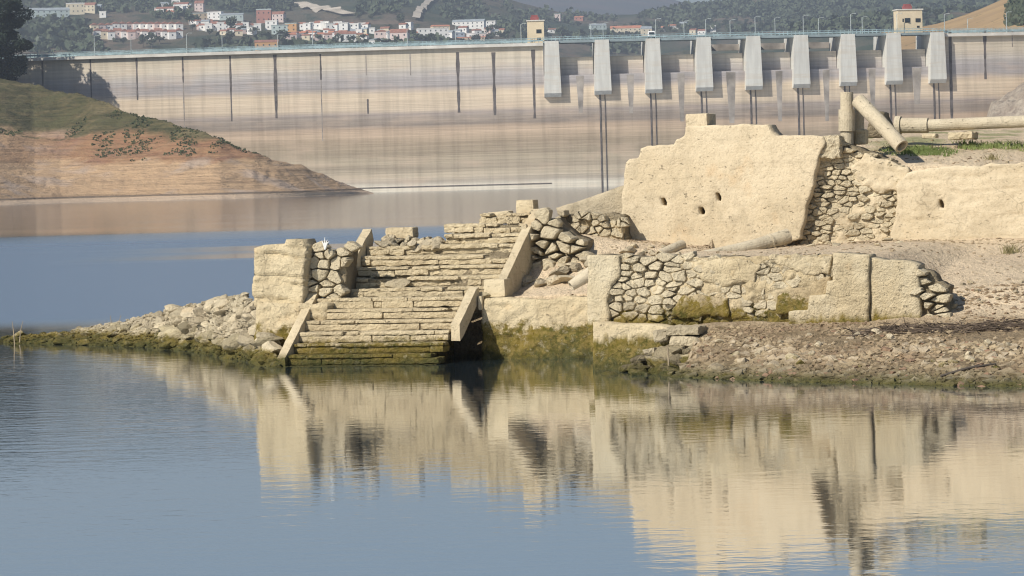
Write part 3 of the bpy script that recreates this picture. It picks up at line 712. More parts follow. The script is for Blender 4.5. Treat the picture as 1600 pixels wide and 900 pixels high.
def house(x, yb, wpx, hpx, col, roof='r', label=None, rot=0., depth=None, kind='house', group=None, gable=False):
    P = hill_at(x, yb, HB)
    if P is None: return
    s = P.y / F * 1.15; w = wpx * s; h = hpx * s; dp = depth or min(10, max(5, w)); ex = Vector((cos(rot), sin(rot), 0)); ey = Vector((-sin(rot), cos(rot), 0))
    r = empty(kind.replace(' ', '_'), P, label, kind, group or 'village houses on the hillside')
    wallh = h * (.72 if roof != 'f' else .92)
    mb = MB(); mb.box(P + Vector((0, 0, wallh / 2 - 3)), w, dp, wallh + 6, ex, ey); mb.build('wall', M['h' + col], r)
    mb = MB(); z = P.z + wallh; c = Vector((P.x, P.y, z))
    a_, b_ = (ex * (w / 2 + .3), ey * (dp / 2 + .3)); rh = max(.6, h - wallh)
    if roof == 'f':
        mb.box(c + Vector((0, 0, rh / 2)), w + .5, dp + .5, rh, ex, ey)
    elif gable:                     # gable end towards the lake
        v = [c - a_ - b_, c + a_ - b_, c - b_ + Vector((0, 0, rh)), c - a_ + b_, c + a_ + b_, c + b_ + Vector((0, 0, rh))]
        mb.add(v, [(0, 1, 2), (4, 3, 5), (1, 4, 5, 2), (3, 0, 2, 5), (0, 3, 4, 1)])
    else:
        v = [c - a_ - b_, c + a_ - b_, c + a_ + b_, c - a_ + b_, c - a_ + Vector((0, 0, rh)), c + a_ + Vector((0, 0, rh))]
        mb.add(v, [(0, 1, 5, 4), (2, 3, 4, 5), (0, 4, 3), (1, 2, 5), (0, 3, 2, 1)])
    mb.build('roof', M['roof' + ('r' if roof == 'r' else 'o' if roof == 'o' else 'g')] if roof != 'f' else M['h' + ('w' if col in 'wc' else 'g')], r)
    k = max(1, min(7, int(w / 4)))
    fl = 1 if wallh < 6 else 2
    for f_ in range(fl):
        for i in range(k):
            q = P - ey * (dp / 2 + .03) + ex * (w * ((i + .5) / k - .5)); zz = P.z + wallh * ((f_ + .55) / fl)
            mb = MB(); mb.box((q.x, q.y, zz), 1.1, .12, 1.3, ex, ey); mb.build('window', M['glass'], r)
    return r
SING = [
    (77, 27, 54, 13, 'g', 'g', 'long low grey-green shed at the far left above the dam', 'shed'),
    (118, 22, 24, 15, 'c', 'f', 'cream flat roofed building right of the long low shed', 'house'),
    (138, 19, 22, 13, 'c', 'r', 'cream house with a red roof beside the flat roofed cream building', 'house'),
    (152, 18, 12, 10, 'b', 'g', 'small blue-grey house at the right of the cream hilltop buildings', 'house'),
    (161, 27, 9, 8, 'w', 'f', 'small white house below the blue-grey hilltop house', 'house'),
    (259, 22, 24, 10, 'w', 'r', 'white house with red roof standing high above the terrace row', 'house'),
    (284, 15, 20, 10, 'w', 'r', 'upper white house with red roof near the top left skyline', 'house'),
    (312, 17, 12, 14, 'p', 'r', 'pinkish house above the tan embankment', 'house'),
    (310, 33, 24, 11, 't', 'f', 'broad tan building on the slope above the white row', 'house'),
    (337, 30, 20, 10, 'w', 'f', 'white building with pale green front above the white row', 'house'),
    (362, 31, 32, 9, 'g', 'g', 'long grey-green warehouse above the white row', 'warehouse'),
    (413, 36, 20, 19, 'r', 'f', 'tall red building towering over the white row', 'apartment building'),
    (433, 34, 22, 14, 'p', 'r', 'pinkish block with red roof right of the tall red building', 'house'),
    (425, 46, 16, 12, 'w', 'f', 'cream white house below the tall red building', 'house'),
    (437, 54, 22, 13, 'g', 'f', 'pale green-white hall just above the orange house', 'hall'),
    (417, 76, 32, 12, 'o', 'r', 'bright orange house just behind the dam railing', 'house'),
    (457, 50, 16, 12, 'o', 'f', 'orange-yellow house in the village centre', 'house'),
    (454, 61, 14, 8, 'p', 'o', 'low pinkish house below the orange-yellow house', 'house'),
    (676, 58, 42, 12, 'w', 'f', 'wide white warehouse alone right of the village', 'warehouse'),
    (688, 48, 24, 8, 'c', 'o', 'cream house with orange roof behind the wide white warehouse', 'house'),
    (733, 44, 44, 12, 'w', 'g', 'long white hall with pale curved roof on the hillside', 'hall'),
    (767, 43, 14, 9, 'w', 'f', 'small white annex at the right end of the long white hall', 'house'),
    (738, 63, 40, 5, 't', 'o', 'low tan building with orange roof behind the dam railing', 'house'),
    (717, 57, 14, 6, 'b', 'g', 'small blue-grey house below the long white hall', 'house'),
    (590, 71, 26, 10, 'w', 'g', 'white gabled house close behind the dam railing', 'house'),
    (625, 68, 24, 20, 'p', 'r', 'large pinkish arched building at the right of the village', 'apartment building'),
    (597, 58, 20, 10, 'p', 'r', 'pinkish house with red roof behind the white gabled house', 'house'),
    (543, 65, 22, 14, 'w', 'r', 'white house with sloping red roof in front of the village', 'house'),
    (867, 52, 18, 7, 'w', 'r', 'white house with red roof directly right of the cream control house', 'house'),
    (870, 32, 11, 9, 'p', 'f', 'small square pinkish house on the slope above the first pier', 'house'),
    (905, 32, 12, 6, 'r', 'o', 'small red roofed house between the first two piers', 'house'),
    (934, 46, 22, 8, 'g', 'g', 'low grey shed above the second pier', 'shed'),
    (978, 55, 42, 13, 'c', 'o', 'long building with bright orange-red roof behind the bridge', 'house'),
    (1010, 56, 14, 13, 'c', 'g', 'cream house right of the long orange-red roof', 'house'),
]
for x, y, w, h, c, rf, lb, kd in SING: house(x, y, w, h, c, rf, lb, random.uniform(-.25, .25), kind=kd, gable='gabled' in lb)
for i in range(13):                 # upper row of terraced houses with stepped red roofs
    x = 147 + i * 11; house(x, 46 + (2 if i < 3 else 0), 10.5, 10.5, 'c' if i in (0,) else 'p' if i % 4 == 1 else 'w', 'r', 'terraced house with gable, %s from the left in the upper row' % ORD[i], .35, group='upper row of the terrace', gable=True)
LOWC = 'wcwpwppwwpwww'
for i in range(13):
    x = 152 + i * 10.6; house(x, 59 + (i % 3), 10, 13, LOWC[i], 'r', 'terraced house, %s from the left in the lower row' % ORD[i], .3, group='lower row of the terrace', gable=i % 2 == 0)
for i in range(10):
    x = 316 + i * 9.6; house(x, 48 + random.uniform(-1, 1), 9.5, random.uniform(9, 12), 'w', 'f' if i % 2 else 'r', 'bright white house, %s from the left in the row beside the tall red building' % ORD[i], .1, group='white row in the village')
for i in range(13):
    x = 474 + i * 8.2 + random.uniform(-2, 2); y = 47 + random.uniform(-2, 2)
    house(x, y, random.uniform(9, 13), random.uniform(9, 12), 'w', 'f' if i % 3 else 'r', 'small white house, %s from the left in the upper village cluster' % ORD[i], random.uniform(-.4, .4), group='white houses in the upper village cluster')
for i in range(14):
    x = 462 + i * 8.2 + random.uniform(-2, 2); y = 60 + random.uniform(-3, 4)
    house(x, y, random.uniform(7, 11), random.uniform(7, 9), 'wpcwo'[i % 5] if i != 4 else 'p', 'o' if i % 2 else 'r', 'small low house, %s from the left in the lower village cluster' % ORD[i], random.uniform(-.4, .4), group='small houses in the lower village cluster')

rv = random.Random(91)
VC = [('left of the white row', 300, 330, 36, 50, 5), ('in front of the white row', 345, 400, 50, 56, 5), ('at the heart of the village', 470, 585, 52, 60, 13), ('beside the pinkish arched building', 590, 650, 44, 60, 8), ('near the long white hall', 700, 790, 50, 62, 9), ('behind the bridge', 1030, 1120, 44, 56, 6), ('on the high slope', 240, 300, 6, 26, 6)]
for nm, xa, xb, ya, yb_, k_ in VC:
    for i in range(k_):
        x = xa + (xb - xa) * (i + .5) / k_ + rv.uniform(-1.5, 1.5); house(x, rv.uniform(ya, yb_), rv.uniform(7, 12), rv.uniform(6.5, 10), rv.choice('wwwwcp'), rv.choice('frrog'), 'small pale house %s, %s from the left' % (nm, ORD[i]), rv.uniform(-.5, .5), group='small pale houses ' + nm)
# ---- trees
def leaf_crown(n, rx, rz, zc, size, rnd, lumps=6):
    V = []; Fc = []; C = [(Vector((rnd.uniform(-.5, .5) * rx, rnd.uniform(-.5, .5) * rx, rnd.uniform(-.5, .5) * rz)), rnd.uniform(.45, .75)) for _ in range(lumps)]
    for _ in range(n):
        c, r = rnd.choice(C); d = Vector((rnd.gauss(0, 1), rnd.gauss(0, 1), rnd.gauss(0, 1))).normalized() * (r * rnd.uniform(.55, 1.05))
        p = c + Vector((d.x * rx, d.y * rx, d.z * rz)) + Vector((0, 0, zc))
        a = Vector((rnd.gauss(0, 1), rnd.gauss(0, 1), rnd.gauss(0, 1))).normalized(); b = a.cross(Vector((rnd.gauss(0, 1), rnd.gauss(0, 1), rnd.gauss(0, 1)))).normalized(); s = size * rnd.uniform(.6, 1.4)
        k = len(V); V += [p - a * s - b * s * .6, p + a * s - b * s * .5, p + a * s * .8 + b * s * .6, p - a * s * .7 + b * s * .6]; Fc.append((k, k + 1, k + 2, k + 3))
    return V, Fc
def leafm(name, c1, c2):
    m, n, b = nmat(name, .8, .2); oi = node(n, 'ShaderNodeObjectInfo'); g = node(n, 'ShaderNodeNewGeometry')
    f = noise_tex(n, g.outputs['Position'], .35, 3); c = mixc(n, maprange(n, f, .35, .65), c1, c2)
    c = mixc(n, 1.0, c, node_rgb(n, maprange(n, oi.outputs['Random'], 0, 1, .7, 1.25)), 'MULTIPLY'); n.links.new(c, b.inputs['Base Color']); return m
M['leaf'] = leafm('olive_foliage', (.055, .075, .045), (.085, .10, .06)); M['leafd'] = leafm('dark_foliage', (.015, .026, .018), (.03, .042, .026)); M['bark'] = simple('bark', (.12, .10, .08), scale=1)
protos = []
def tree_proto(name, seed, h, w, label, group, n=150):
    rnd = random.Random(seed); r = empty(name, (0, 0, 0), label, 'tree', group)
    mb = MB(); mb.tube([(0, 0, -1.), (0.1, 0, h * .25), (.3, .1, h * .5)], [.35, .28, .16], 7); mb.tube([(0, 0, h * .25), (-w * .2, 0, h * .5)], [.2, .1], 6); mb.build('trunk', M['bark'], r)
    V, Fc = leaf_crown(n, w / 2, h * .36, h * .60, h * .085, rnd); mk('crown', V, Fc, M['leaf'], r)
    return r
TP = [tree_proto('olive_tree', s, h, w, 'small dark green tree among many on the hillside behind the dam', 'trees dotted over the hillside') for s, h, w in ((1, 6, 6.5), (2, 7.5, 6), (3, 5, 6.5), (4, 8, 7))]
placed = []; used_p = set(); rt = random.Random(5); tries = 0
while len(placed) < 270 and tries < 9000:
    tries += 1
    zone = rt.random()
    if zone < .45: x, y = rt.uniform(1030, 1600), rt.triangular(2, 52, 40)
    elif zone < .75: x, y = rt.uniform(60, 860), rt.triangular(25, 82, 66)
    else: x, y = rt.uniform(0, 1030), rt.uniform(0, 60)
    P = hill_at(x, y)
    if P is None or (x > 1400 and P.y < 2500): continue
    if any(abs(x - a) < (w / 2 + 3) and b - h - 1 < y < b + 3 for a, b, w, h, *_ in SING) : continue
    if 636 < x < 690 and y < 50 or 455 < x < 560 and y < 42 or 140 < x < 292 and 32 < y < 62 or 310 < x < 460 and 36 < y < 50 or 460 < x < 590 and 34 < y < 64: continue
    k = rt.randrange(4); src = TP[k]; s = rt.uniform(.75, 1.5)
    if k not in used_p: t_ = src; used_p.add(k); ch = []
    else:
        t_ = src.copy(); sc.collection.objects.link(t_)
        for c in src.children:
            q = c.copy(); sc.collection.objects.link(q); q.parent = t_
    z_, g_ = ('small dark tree on the wooded slope above the spillway piers', 'trees on the wooded slope') if x > 1030 else ('small dark tree just behind the dam railing below the village', 'trees below the village') if y > 52 else ('small dark tree on the hillside above the village', 'trees above the village')
    t_['label'] = z_; t_['group'] = g_
    t_.location = P; t_.scale = (s, s, s * rt.uniform(.8, 1.2)); t_.rotation_euler.z = rt.uniform(0, 6.3); placed.append((x, y))
# the rest of the wood: far clumps as one mass
rnd = random.Random(11); V = []; Fc = []
for i in range(6500):
    z_ = rnd.random()
    x, y = (rnd.uniform(1000, 1620), rnd.uniform(-4, 50)) if z_ < .5 else (rnd.uniform(-20, 1000), rnd.uniform(-5, 85))
    P = hill_at(x, y, HB)
    if P is None or noise.noise(Vector((P.x / 110, P.y / 260, 3.))) < (-.22 if x > 1000 else -.02): continue
    if 140 < x < 292 and 30 < y < 64 or 300 < x < 640 and 24 < y < 68 or 650 < x < 780 and 30 < y < 62 or 636 < x < 690 and y < 46 or 455 < x < 560 and y < 38: continue
    R = rnd.uniform(2.0, 4.6)
    for _ in range(9):
        p = P + Vector((rnd.gauss(0, R * .6), rnd.gauss(0, R * .6), abs(rnd.gauss(R * .8, R * .45))))
        a = Vector((rnd.gauss(0, 1), rnd.gauss(0, 1), rnd.gauss(0, 1))).normalized(); b = a.cross(Vector((rnd.gauss(0, 1), rnd.gauss(0, 1), rnd.gauss(0, 1)))).normalized(); s = R * .55; k = len(V)
        V += [p - a * s - b * s, p + a * s - b * s * .8, p + a * s * .8 + b * s, p - a * s + b * s * .7]; Fc.append((k, k + 1, k + 2, k + 3))
o = mk('woodland', V, Fc, M['leaf'], loc=(0, 0, 0)); tag(o, 'patchy far-off scrub and olive wood covering the hills', 'woodland', kind='stuff')
# low vegetation on the spur ridge
rnd = random.Random(12); V = []; Fc = []
for i in range(520):
    x, y = rnd.uniform(1555, 1650), rnd.uniform(-25, 40)
    if x < 1578 + (y / 42) * -8 + 8 * rnd.random(): continue
    P = hill_at(x, y, SB)
    if P is None: continue
    for _ in range(12):
        p = P + Vector((rnd.gauss(0, 1.2), rnd.gauss(0, 1.2), abs(rnd.gauss(1.2, .9)))); a = Vector((rnd.gauss(0, 1), rnd.gauss(0, 1), rnd.gauss(0, 1))).normalized(); b = a.cross(Vector((1, .3, .2))).normalized(); s = .9; k = len(V)
        V += [p - a * s - b * s, p + a * s - b * s * .8, p + a * s * .8 + b * s, p - a * s + b * s * .7]; Fc.append((k, k + 1, k + 2, k + 3))
if V:
    o = mk('scrub', V, Fc, M['leaf'], loc=(0, 0, 0)); tag(o, 'dark scrub along the crest of the tan slope', 'scrub', kind='stuff')

# ================================================================== HEADLAND (left)
HR = [(-1300, 334), (-1100, 250), (-900, 90), (-700, -60), (-350, 20), (-150, 85), (-60, 112), (0, 122), (60, 130), (100, 142), (150, 152), (200, 172), (240, 187), (300, 204), (350, 222), (400, 241), (440, 251), (480, 262), (520, 279), (560, 293), (588, 302)]
def headland_mat():
    m, n, b = nmat('headland_earth', .95, .08); g = node(n, 'ShaderNodeNewGeometry'); P = g.outputs['Position']
    sx = node(n, 'ShaderNodeSeparateXYZ'); n.links.new(P, sx.inputs[0])
    a = noise_tex(n, P, .05, 6, .65); s = noise_tex(n, vscale(n, P, (.5, .5, 3)), .35, 5, .7); st = noise_tex(n, vscale(n, P, (.02, .02, 1.6)), 1., 5, .65)
    X = sx.outputs[0]; z = math_(n, 'ADD', sx.outputs[2], math_(n, 'MULTIPLY', math_(n, 'SUBTRACT', a, .5), 9))
    c = mixc(n, maprange(n, s, .35, .65), (.50, .345, .205), (.40, .27, .165))
    c = mixc(n, maprange(n, noise_tex(n, P, .09, 4, .6), .5, .65), c, (.42, .32, .24))
    # red earth layer on the right-hand half
    redx = maprange(n, math_(n, 'ADD', X, math_(n, 'MULTIPLY', a, 30)), -112, -88)
    red = math_(n, 'MULTIPLY', redx, math_(n, 'MULTIPLY', maprange(n, z, 8.3, 9.6), maprange(n, z, 19, 15)))
    c = mixc(n, math_(n, 'MULTIPLY', red, .72), c, mixc(n, maprange(n, s, .4, .62), (.23, .10, .055), (.29, .165, .085)))
    # grass cover above the old flood line
    lim = math_(n, 'ADD', z, math_(n, 'MULTIPLY', X, -.015)); gf = maprange(n, math_(n, 'ADD', z, math_(n, 'MULTIPLY', X, .075)), 7.6, 9.8)
    gc = mixc(n, maprange(n, s, .38, .62), (.064, .066, .032), (.13, .108, .055)); gc = mixc(n, maprange(n, a, .5, .64), gc, (.20, .16, .085))
    c = mixc(n, gf, c, gc)
    pat = math_(n, 'MULTIPLY', maprange(n, noise_tex(n, vscale(n, P, (1, 1, 2.5)), .07, 5, .65), .52, .60), maprange(n, z, 12.5, 15)); c = mixc(n, math_(n, 'MULTIPLY', pat, .8), c, (.10, .095, .045))
    c = mixc(n, 1.0, c, node_rgb(n, maprange(n, st, .30, .5, .72, 1.05)), 'MULTIPLY')
    c = mixc(n, maprange(n, sx.outputs[2], 1.1, .7), c, (.50, .38, .27))
    c = mixc(n, math_(n, 'MULTIPLY', maprange(n, sx.outputs[2], .85, 1.0), maprange(n, sx.outputs[2], 1.45, 1.25, 0, .75)), c, (.10, .085, .07))
    n.links.new(c, b.inputs['Base Color']); bump(n, b, math_(n, 'ADD', s, math_(n, 'MULTIPLY', st, .8)), 1.1)
    return m
cols = []
for px, yr in HR:
    f = min(1., max(0., (588 - px) / 588)); Yf = 800 + 25 * sin(px * .012) + (1 - f) * 85 if px > -200 else 800
    Yr = Yf + 10 + 110 * f + (75 * min(1., (160 - px) / 120) if px < 160 else 0)
    z = 2.9 + (yhor(px) - yr) / F * Yr; X = lambda Y: (px - 800) / F * Y
    prof = [(Yf - 8, -1.2), (Yf, 0.), (Yf + (Yr - Yf) * .10, min(z * .5, 1.1)), (Yf + (Yr - Yf) * .35, z * .26), (Yf + (Yr - Yf) * .68, z * .62), (Yr, z), (Yr + 35, z * .92), (Yr + 75 * f + 20, z * .45), (Yr + 95 * f + 24, -2)]
    cols.append([(X(Y), Y, zz) for Y, zz in prof])
def hdisp(x, y, z):
    k = np.clip(z / 4., 0, 1)
    return k * (1.4 * fb(x / 14, y / 14, None, 4, 5) + .35 * np.abs(vn(x / 2.2, y / 2.2, None, 8)) + .55 * np.clip(vn(x / 30, z * 1.1, None, 6), 0, 1))
_, HLB = loft('headland', cols, headland_mat(), nu=14, nv=[2, 6, 14, 16, 16, 6, 4, 3], disp=hdisp, label='eroded headland with red earth and grassy top on the left', kind='structure')
# scrub tufts on the headland
rnd = random.Random(4); V = []; Fc = []
for i in range(9000):
    px = rnd.uniform(-60, 560); Y = rnd.uniform(815, 930); X = (px - 800) / F * Y; z = drop(HLB, X, Y)
    if z is None or z < 10 + 6 * (px < 150) + 4 * noise.noise(Vector((X / 9, Y / 9, 0))): continue
    if noise.noise(Vector((X / 6, Y / 12, 5.))) < -.05: continue
    R = rnd.uniform(.12, .34)
    for _ in range(4):
        p = Vector((X + rnd.gauss(0, R), Y + rnd.gauss(0, R), z + rnd.uniform(0, R * 1.0))); a = Vector((rnd.gauss(0, 1), rnd.gauss(0, 1), rnd.gauss(0, 1))).normalized(); b = a.cross(Vector((.3, 1, .2))).normalized(); s = R * .6; k = len(V)
        V += [p - a * s - b * s, p + a * s - b * s, p + a * s + b * s, p - a * s + b * s]; Fc.append((k, k + 1, k + 2, k + 3))
M['grassy'] = leafm('headland_grass', (.045, .058, .028), (.08, .085, .038))
o = mk('grass', V, Fc, M['grassy'], loc=(0, 0, 0)); tag(o, 'low green scrub on the top of the headland', 'grass', kind='stuff')
# big dark tree on the headland
bx, by = (4 - 800) / F * 1012, 1012.; bz = drop(HLB, bx, by) or 26
bt = empty('large_tree', (bx, by, bz - .3), 'tall dark tree on the headland at the left edge', 'tree')
mb = MB(); c = Vector((bx, by, bz - .3)); mb.tube([c, c + Vector((.3, 0, 5)), c + Vector((.1, 0, 11)), c + Vector((0, 0, 16))], [.7, .5, .35, .12], 10)
for k in range(9):
    a = k * 2.4; h = 3 + k * 1.4; mb.tube([c + Vector((.2, 0, h)), c + Vector((cos(a) * 3, sin(a) * 3, h + 2.2)), c + Vector((cos(a) * 5, sin(a) * 5, h + 3.2))], [.22, .14, .06], 6)
mb.build('trunk', M['bark'], bt)
rnd = random.Random(8); V = []; Fc = []
for _ in range(95):
    a = rnd.uniform(0, 2 * pi); zz = rnd.uniform(1.5, 23); rr = rnd.uniform(0, 1) ** .5 * (7.4 if zz < 15 else 7.6 - (zz - 15) * .22); cc = c + Vector((cos(a) * rr - .5, sin(a) * rr, zz)); R = rnd.uniform(1.3, 2.3)
    for _ in range(330):
        d = Vector((rnd.gauss(0, 1), rnd.gauss(0, 1), rnd.gauss(0, 1))).normalized() * R * rnd.uniform(.6, 1.1); d.z *= .75; p = cc + d
        u_ = Vector((rnd.gauss(0, 1), rnd.gauss(0, 1), rnd.gauss(0, 1))).normalized(); v_ = u_.cross(Vector((rnd.gauss(0, 1), rnd.gauss(0, 1), rnd.gauss(0, 1)))).normalized(); s = rnd.uniform(.12, .3); k = len(V)
        V += [p - u_ * s - v_ * s * .7, p + u_ * s - v_ * s * .5, p + u_ * s * .8 + v_ * s * .6, p - u_ * s + v_ * s * .6]; Fc.append((k, k + 1, k + 2, k + 3))
mk('crown', V, Fc, M['leafd'], bt)
for px, Y, sc_, lb in ((-22, 1023, 1.0, 'second dark tree beside the dam, left of the tall edge tree'), (-100, 1004, 1.1, 'third dark tree further left on the headland')):
    t_ = bt.copy(); sc.collection.objects.link(t_); X_ = (px - 800) / F * Y; t_.location = (X_, Y, (drop(HLB, X_, Y) or 26) - .3); t_.scale = (sc_, sc_, sc_); t_.rotation_euler.z = px; t_['label'] = lb
    for c_ in bt.children:
        q = c_.copy(); sc.collection.objects.link(q); q.parent = t_
bt.scale = (1.22, 1.22, 1.12)

# rocky abutment at the right end of the dam
def abut_mat():
    m, n, b = nmat('abutment_rock', .95, .1); g = node(n, 'ShaderNodeNewGeometry'); P = g.outputs['Position']
    a = noise_tex(n, P, .25, 6, .7); s = noise_tex(n, P, 1.2, 4, .7); c = mixc(n, maprange(n, a, .35, .65), (.50, .43, .34), (.30, .24, .19)); n.links.new(c, b.inputs['Base Color']); bump(n, b, math_(n, 'ADD', a, math_(n, 'MULTIPLY', s, .4)), 2.); return m
cols = []
for px, yr in [(1535, 225), (1548, 182), (1556, 160), (1575, 150), (1592, 140), (1620, 122), (1700, 90), (1800, 50), (2000, -10)]:
    Yb = 985 + (0 if px < 1600 else -(px - 1600) * .12); z = max(1., 2.9 + (yhor(px) - yr) / F * 1000)
    X = lambda Y: (px - 800) / F * Y
    cols.append([(X(Yb - 40), Yb - 40, -2), (X(Yb - 14), Yb - 14, z * .45), (X(Yb), Yb, z * .82), (X(1000), 1000, z), (X(1060), 1060, z)])
loft('rock_slope', cols, abut_mat(), nu=8, nv=[8, 8, 8, 6], disp=lambda x, y, z: np.clip(z / 6, 0, 1) * 2.4 * fb(x / 6, y / 6, z / 6, 4, 3), smooth=False, label='pale rocky slope against the right end of the dam', kind='structure')

# ================================================================== NEAR BANK
def prof(u, pts): return [tuple(G(u, w, z)) for w, z in pts]
WE_ = -2.0; uE = L(928, 560, -2.0)[0]
SH = [(4.4, -1.4), (5, -2.2), (6.2, -3.0), (7.9, -4.4), (10.2, -6.1), (13, -7.2), (16, -8.5), (26, -10)]
cols = []
for u in (-.6, 0.4, 2.2, 3.2, 4.3, uE - .02):
    # promontory carrying the stairs (mostly hidden by them)
    fr = {-.6: (1.6, .35), .4: (2.2, .9), 2.2: (2.2, .9)}.get(u, (1.8, 1.0))
    tp = {-.6: .9, .4: 1.4, 2.2: 1.6, 3.2: 1.95, 4.3: 1.8}.get(u, 1.63); mid_ = {-.6: .7, .4: 1.0, 2.2: 1.0, 3.2: 1.15}.get(u, 1.25)
    cols.append(prof(u, [(fr[0] - .05, -.5), (fr[0], 0.), (fr[0] + .03, fr[1] * .6), (fr[0] + .06, fr[1]), (fr[0] + .5, (fr[1] + mid_) / 2), (fr[0] + .9, mid_), (4.1, tp), (5.4, tp + .05), (6.2, tp * .8), (7.5, .3), (9, -.6), (12, -.8)]))
def bank(u, lower, hi, top, edge=5.3):
    ws = float(np.interp(u, [a for a, b in SH], [b for a, b in SH]))
    w1 = max(ws + .7, -1.75) if u < 5.6 else -1.70
    z1 = .66 if u > 6 else (.62 if u > 5 else .45)
    if u < 7.2: base = [(WE_ + .05, -.4), (WE_ + .12, 0.), (WE_ + .16, .45), (WE_ + .2, .62), (-1.32, .66), (-1.27, 1.58)]
    elif lower: base = [(ws - 1, -.35), (ws, 0.), ((ws + w1) / 2, z1 * .55), (w1, z1), (-1.32, .70), (-1.27, 1.58)]
    else: base = [(ws - 1, -.35), (ws, 0.), ((ws - 1.7) / 2, z1 * .52), (-1.9, z1), (-1.6, z1 + .1), (-.6, z1 + .42)]
    return prof(u, base + [(5.30, hi), (edge + .04, top), (9, top + .45), (15, top + .75), (24, 1.), (40, -.8)])
cols.append(bank(uE + .02, True, 1.62, 2.3))
for u in (6.2, 7.12): cols.append(bank(u, True, 1.66, 2.9))
cols.append(bank(7.6, True, 1.68, 2.98)); cols.append(bank(9.3, True, 1.72, 2.90)); cols.append(bank(9.75, True, 1.72, 2.88))
for u in (10.35, 12, 14, 18, 26): cols.append(bank(u, False, 1.76, 2.84))
def bdisp(x, y, z):
    return np.where(z > -.3, .05 * fb(x * .8, y * .8, None, 4, 2) + .018 * fb(x * 6, y * 6, None, 3, 5), 0)
_, GB = loft('ground', cols, M['ground'], nu=[10, 14, 10, 10, 8, 1, 8, 6, 8, 14, 5, 8, 20, 22, 26, 30], nv=[3, 12, 14, 6, 2, 28, 2, 12, 10, 8, 6], disp=bdisp, label='pale dried silt bank of the reservoir', kind='structure')
# rubble spit: ridge (px, y_top), front waterline
SPR = [(-40, 536, 541), (10, 526, 537), (60, 521, 537), (100, 517, 538), (200, 500, 541), (240, 487, 543), (300, 474, 549), (340, 464, 556), (385, 458, 564), (402, 478, 569), (440, 566, 577)]
cols = []
for px, yt, yb in SPR:
    Fp = atZ(px, yb, 0); Yr = Fp.y + 1.6 if px > 90 else Fp.y + .8
    T = atY(px, yt + 3, Yr); z = max(.02, T.z); b = T + Vector((0, 1.5, 0))
    cols.append([(Fp.x, Fp.y - .8, -.35), tuple(Fp), (Fp.x * .5 + T.x * .5, Fp.y * .5 + T.y * .5, z * .55), (T.x, T.y, z), (b.x, b.y, z * .5), (b.x, b.y + 1.4, -.4)])
_, SPB = loft('rubble_bank', cols, M['spitcore'], nu=10, nv=8, disp=lambda x, y, z: .05 * fb(x * 4, y * 4, None, 4, 2), smooth=False, label='low bank of stones running out into the water', kind='structure')

# ================================================================== STAIRS
stair = empty('staircase', G(1.26, 1.0, 0), 'eroded stone staircase with two flights rising from the water', 'staircase')
rs = random.Random(21)
NZ, NT = .170, .27
def step_part(u0, u1, w0, z1, h, tread=.34, cuts=3, amp=.011, mess=0.):
    mb = MB(); us = [u0] + sorted(rs.uniform(u0 + .15, u1 - .15) for _ in range(cuts)) + [u1]
    for a, b in zip(us[:-1], us[1:]):
        if b - a < .1: continue
        dz = rs.uniform(-1, 1) * mess; dw = rs.uniform(-1, 1) * (mess + .012)
        zt_ = z1 - rs.uniform(.045, .065) + dz * .5
        block(mb, a + .003, b - .003, w0 + dw + .018, w0 + tread + dw, z1 - h + .004 + rs.uniform(0, .012) + dz * .5, zt_ - .004, amp=amp * 1.3, cell=.026, sd=rs.uniform(0, 50), rot=rs.uniform(-1, 1) * mess * .4, rnd=.006)
    us = [u0] + sorted(rs.uniform(u0 + .1, u1 - .1) for _ in range(cuts + 1)) + [u1]
    for a, b in zip(us[:-1], us[1:]):
        if b - a < .12 or rs.random() < .10 * (mess > .01): continue
        dz = rs.uniform(-1, 1) * mess; dw = rs.uniform(-.5, 1) * (mess + .014); th = rs.uniform(.045, .062)
        block(mb, a + .002, b - .002, w0 + dw, w0 + tread - .03 + dw, z1 - th, z1 + dz * .3, amp=amp * 1.25, cell=.024, sd=rs.uniform(0, 50), rot=rs.uniform(-1, 1) * mess * .35, rnd=.007)
    return mb.build('step', M['step'], stair)
for i in range(-1, 6):
    step_part(-.01, 2.53, i * NT, (i + 1) * NZ, NZ, cuts=rs.choice((1, 2, 3)), mess=.006 if i < 2 else .012)
ZL1 = 6 * NZ
# solid core behind the blocks
mb = MB()
for i in range(-1, 6):
    block(mb, .0, 2.12, i * NT + .045, 2.0, (i) * NZ - .0, (i + 1) * NZ - .03, amp=.004, cell=.3, rnd=0.)
mb.build('stair_core', M['mortar'], stair)
uL, uR = L(546, 462, 1.9)[0], L(770, 452, 1.9)[0]
w0 = 6 * NT + .12; NZ2 = .165
for i in range(8):
    zt = ZL1 + (i + 1) * NZ2 - .02; ws = w0 + i * .265
    a = uL; b = uR + .12
    if i >= 5: a = L(692, 350, ws)[0] + (0, .02, -.05)[i - 5]
    if i == 7: a = L(748, 335, ws)[0]
    # several upper steps are split lengthwise, with slipped courses
    step_part(a + rs.uniform(-.02, .03), b, ws, zt, NZ2 * (.97 if i < 7 else 1.15), cuts=rs.choice((2, 3, 4)), mess=.028, amp=.016)
mb = MB()
for i in range(7):
    a = uL if i < 5 else L(700, 350, 3.2)[0]
    block(mb, a + .03, uR + .05, w0 + i * .265 + .05, 4.1, ZL1 + i * NZ2 - .1, ZL1 + (i + 1) * NZ2 - .05, amp=.004, cell=.3, rnd=0.)
mb.build('stair_core', M['mortar'], stair)
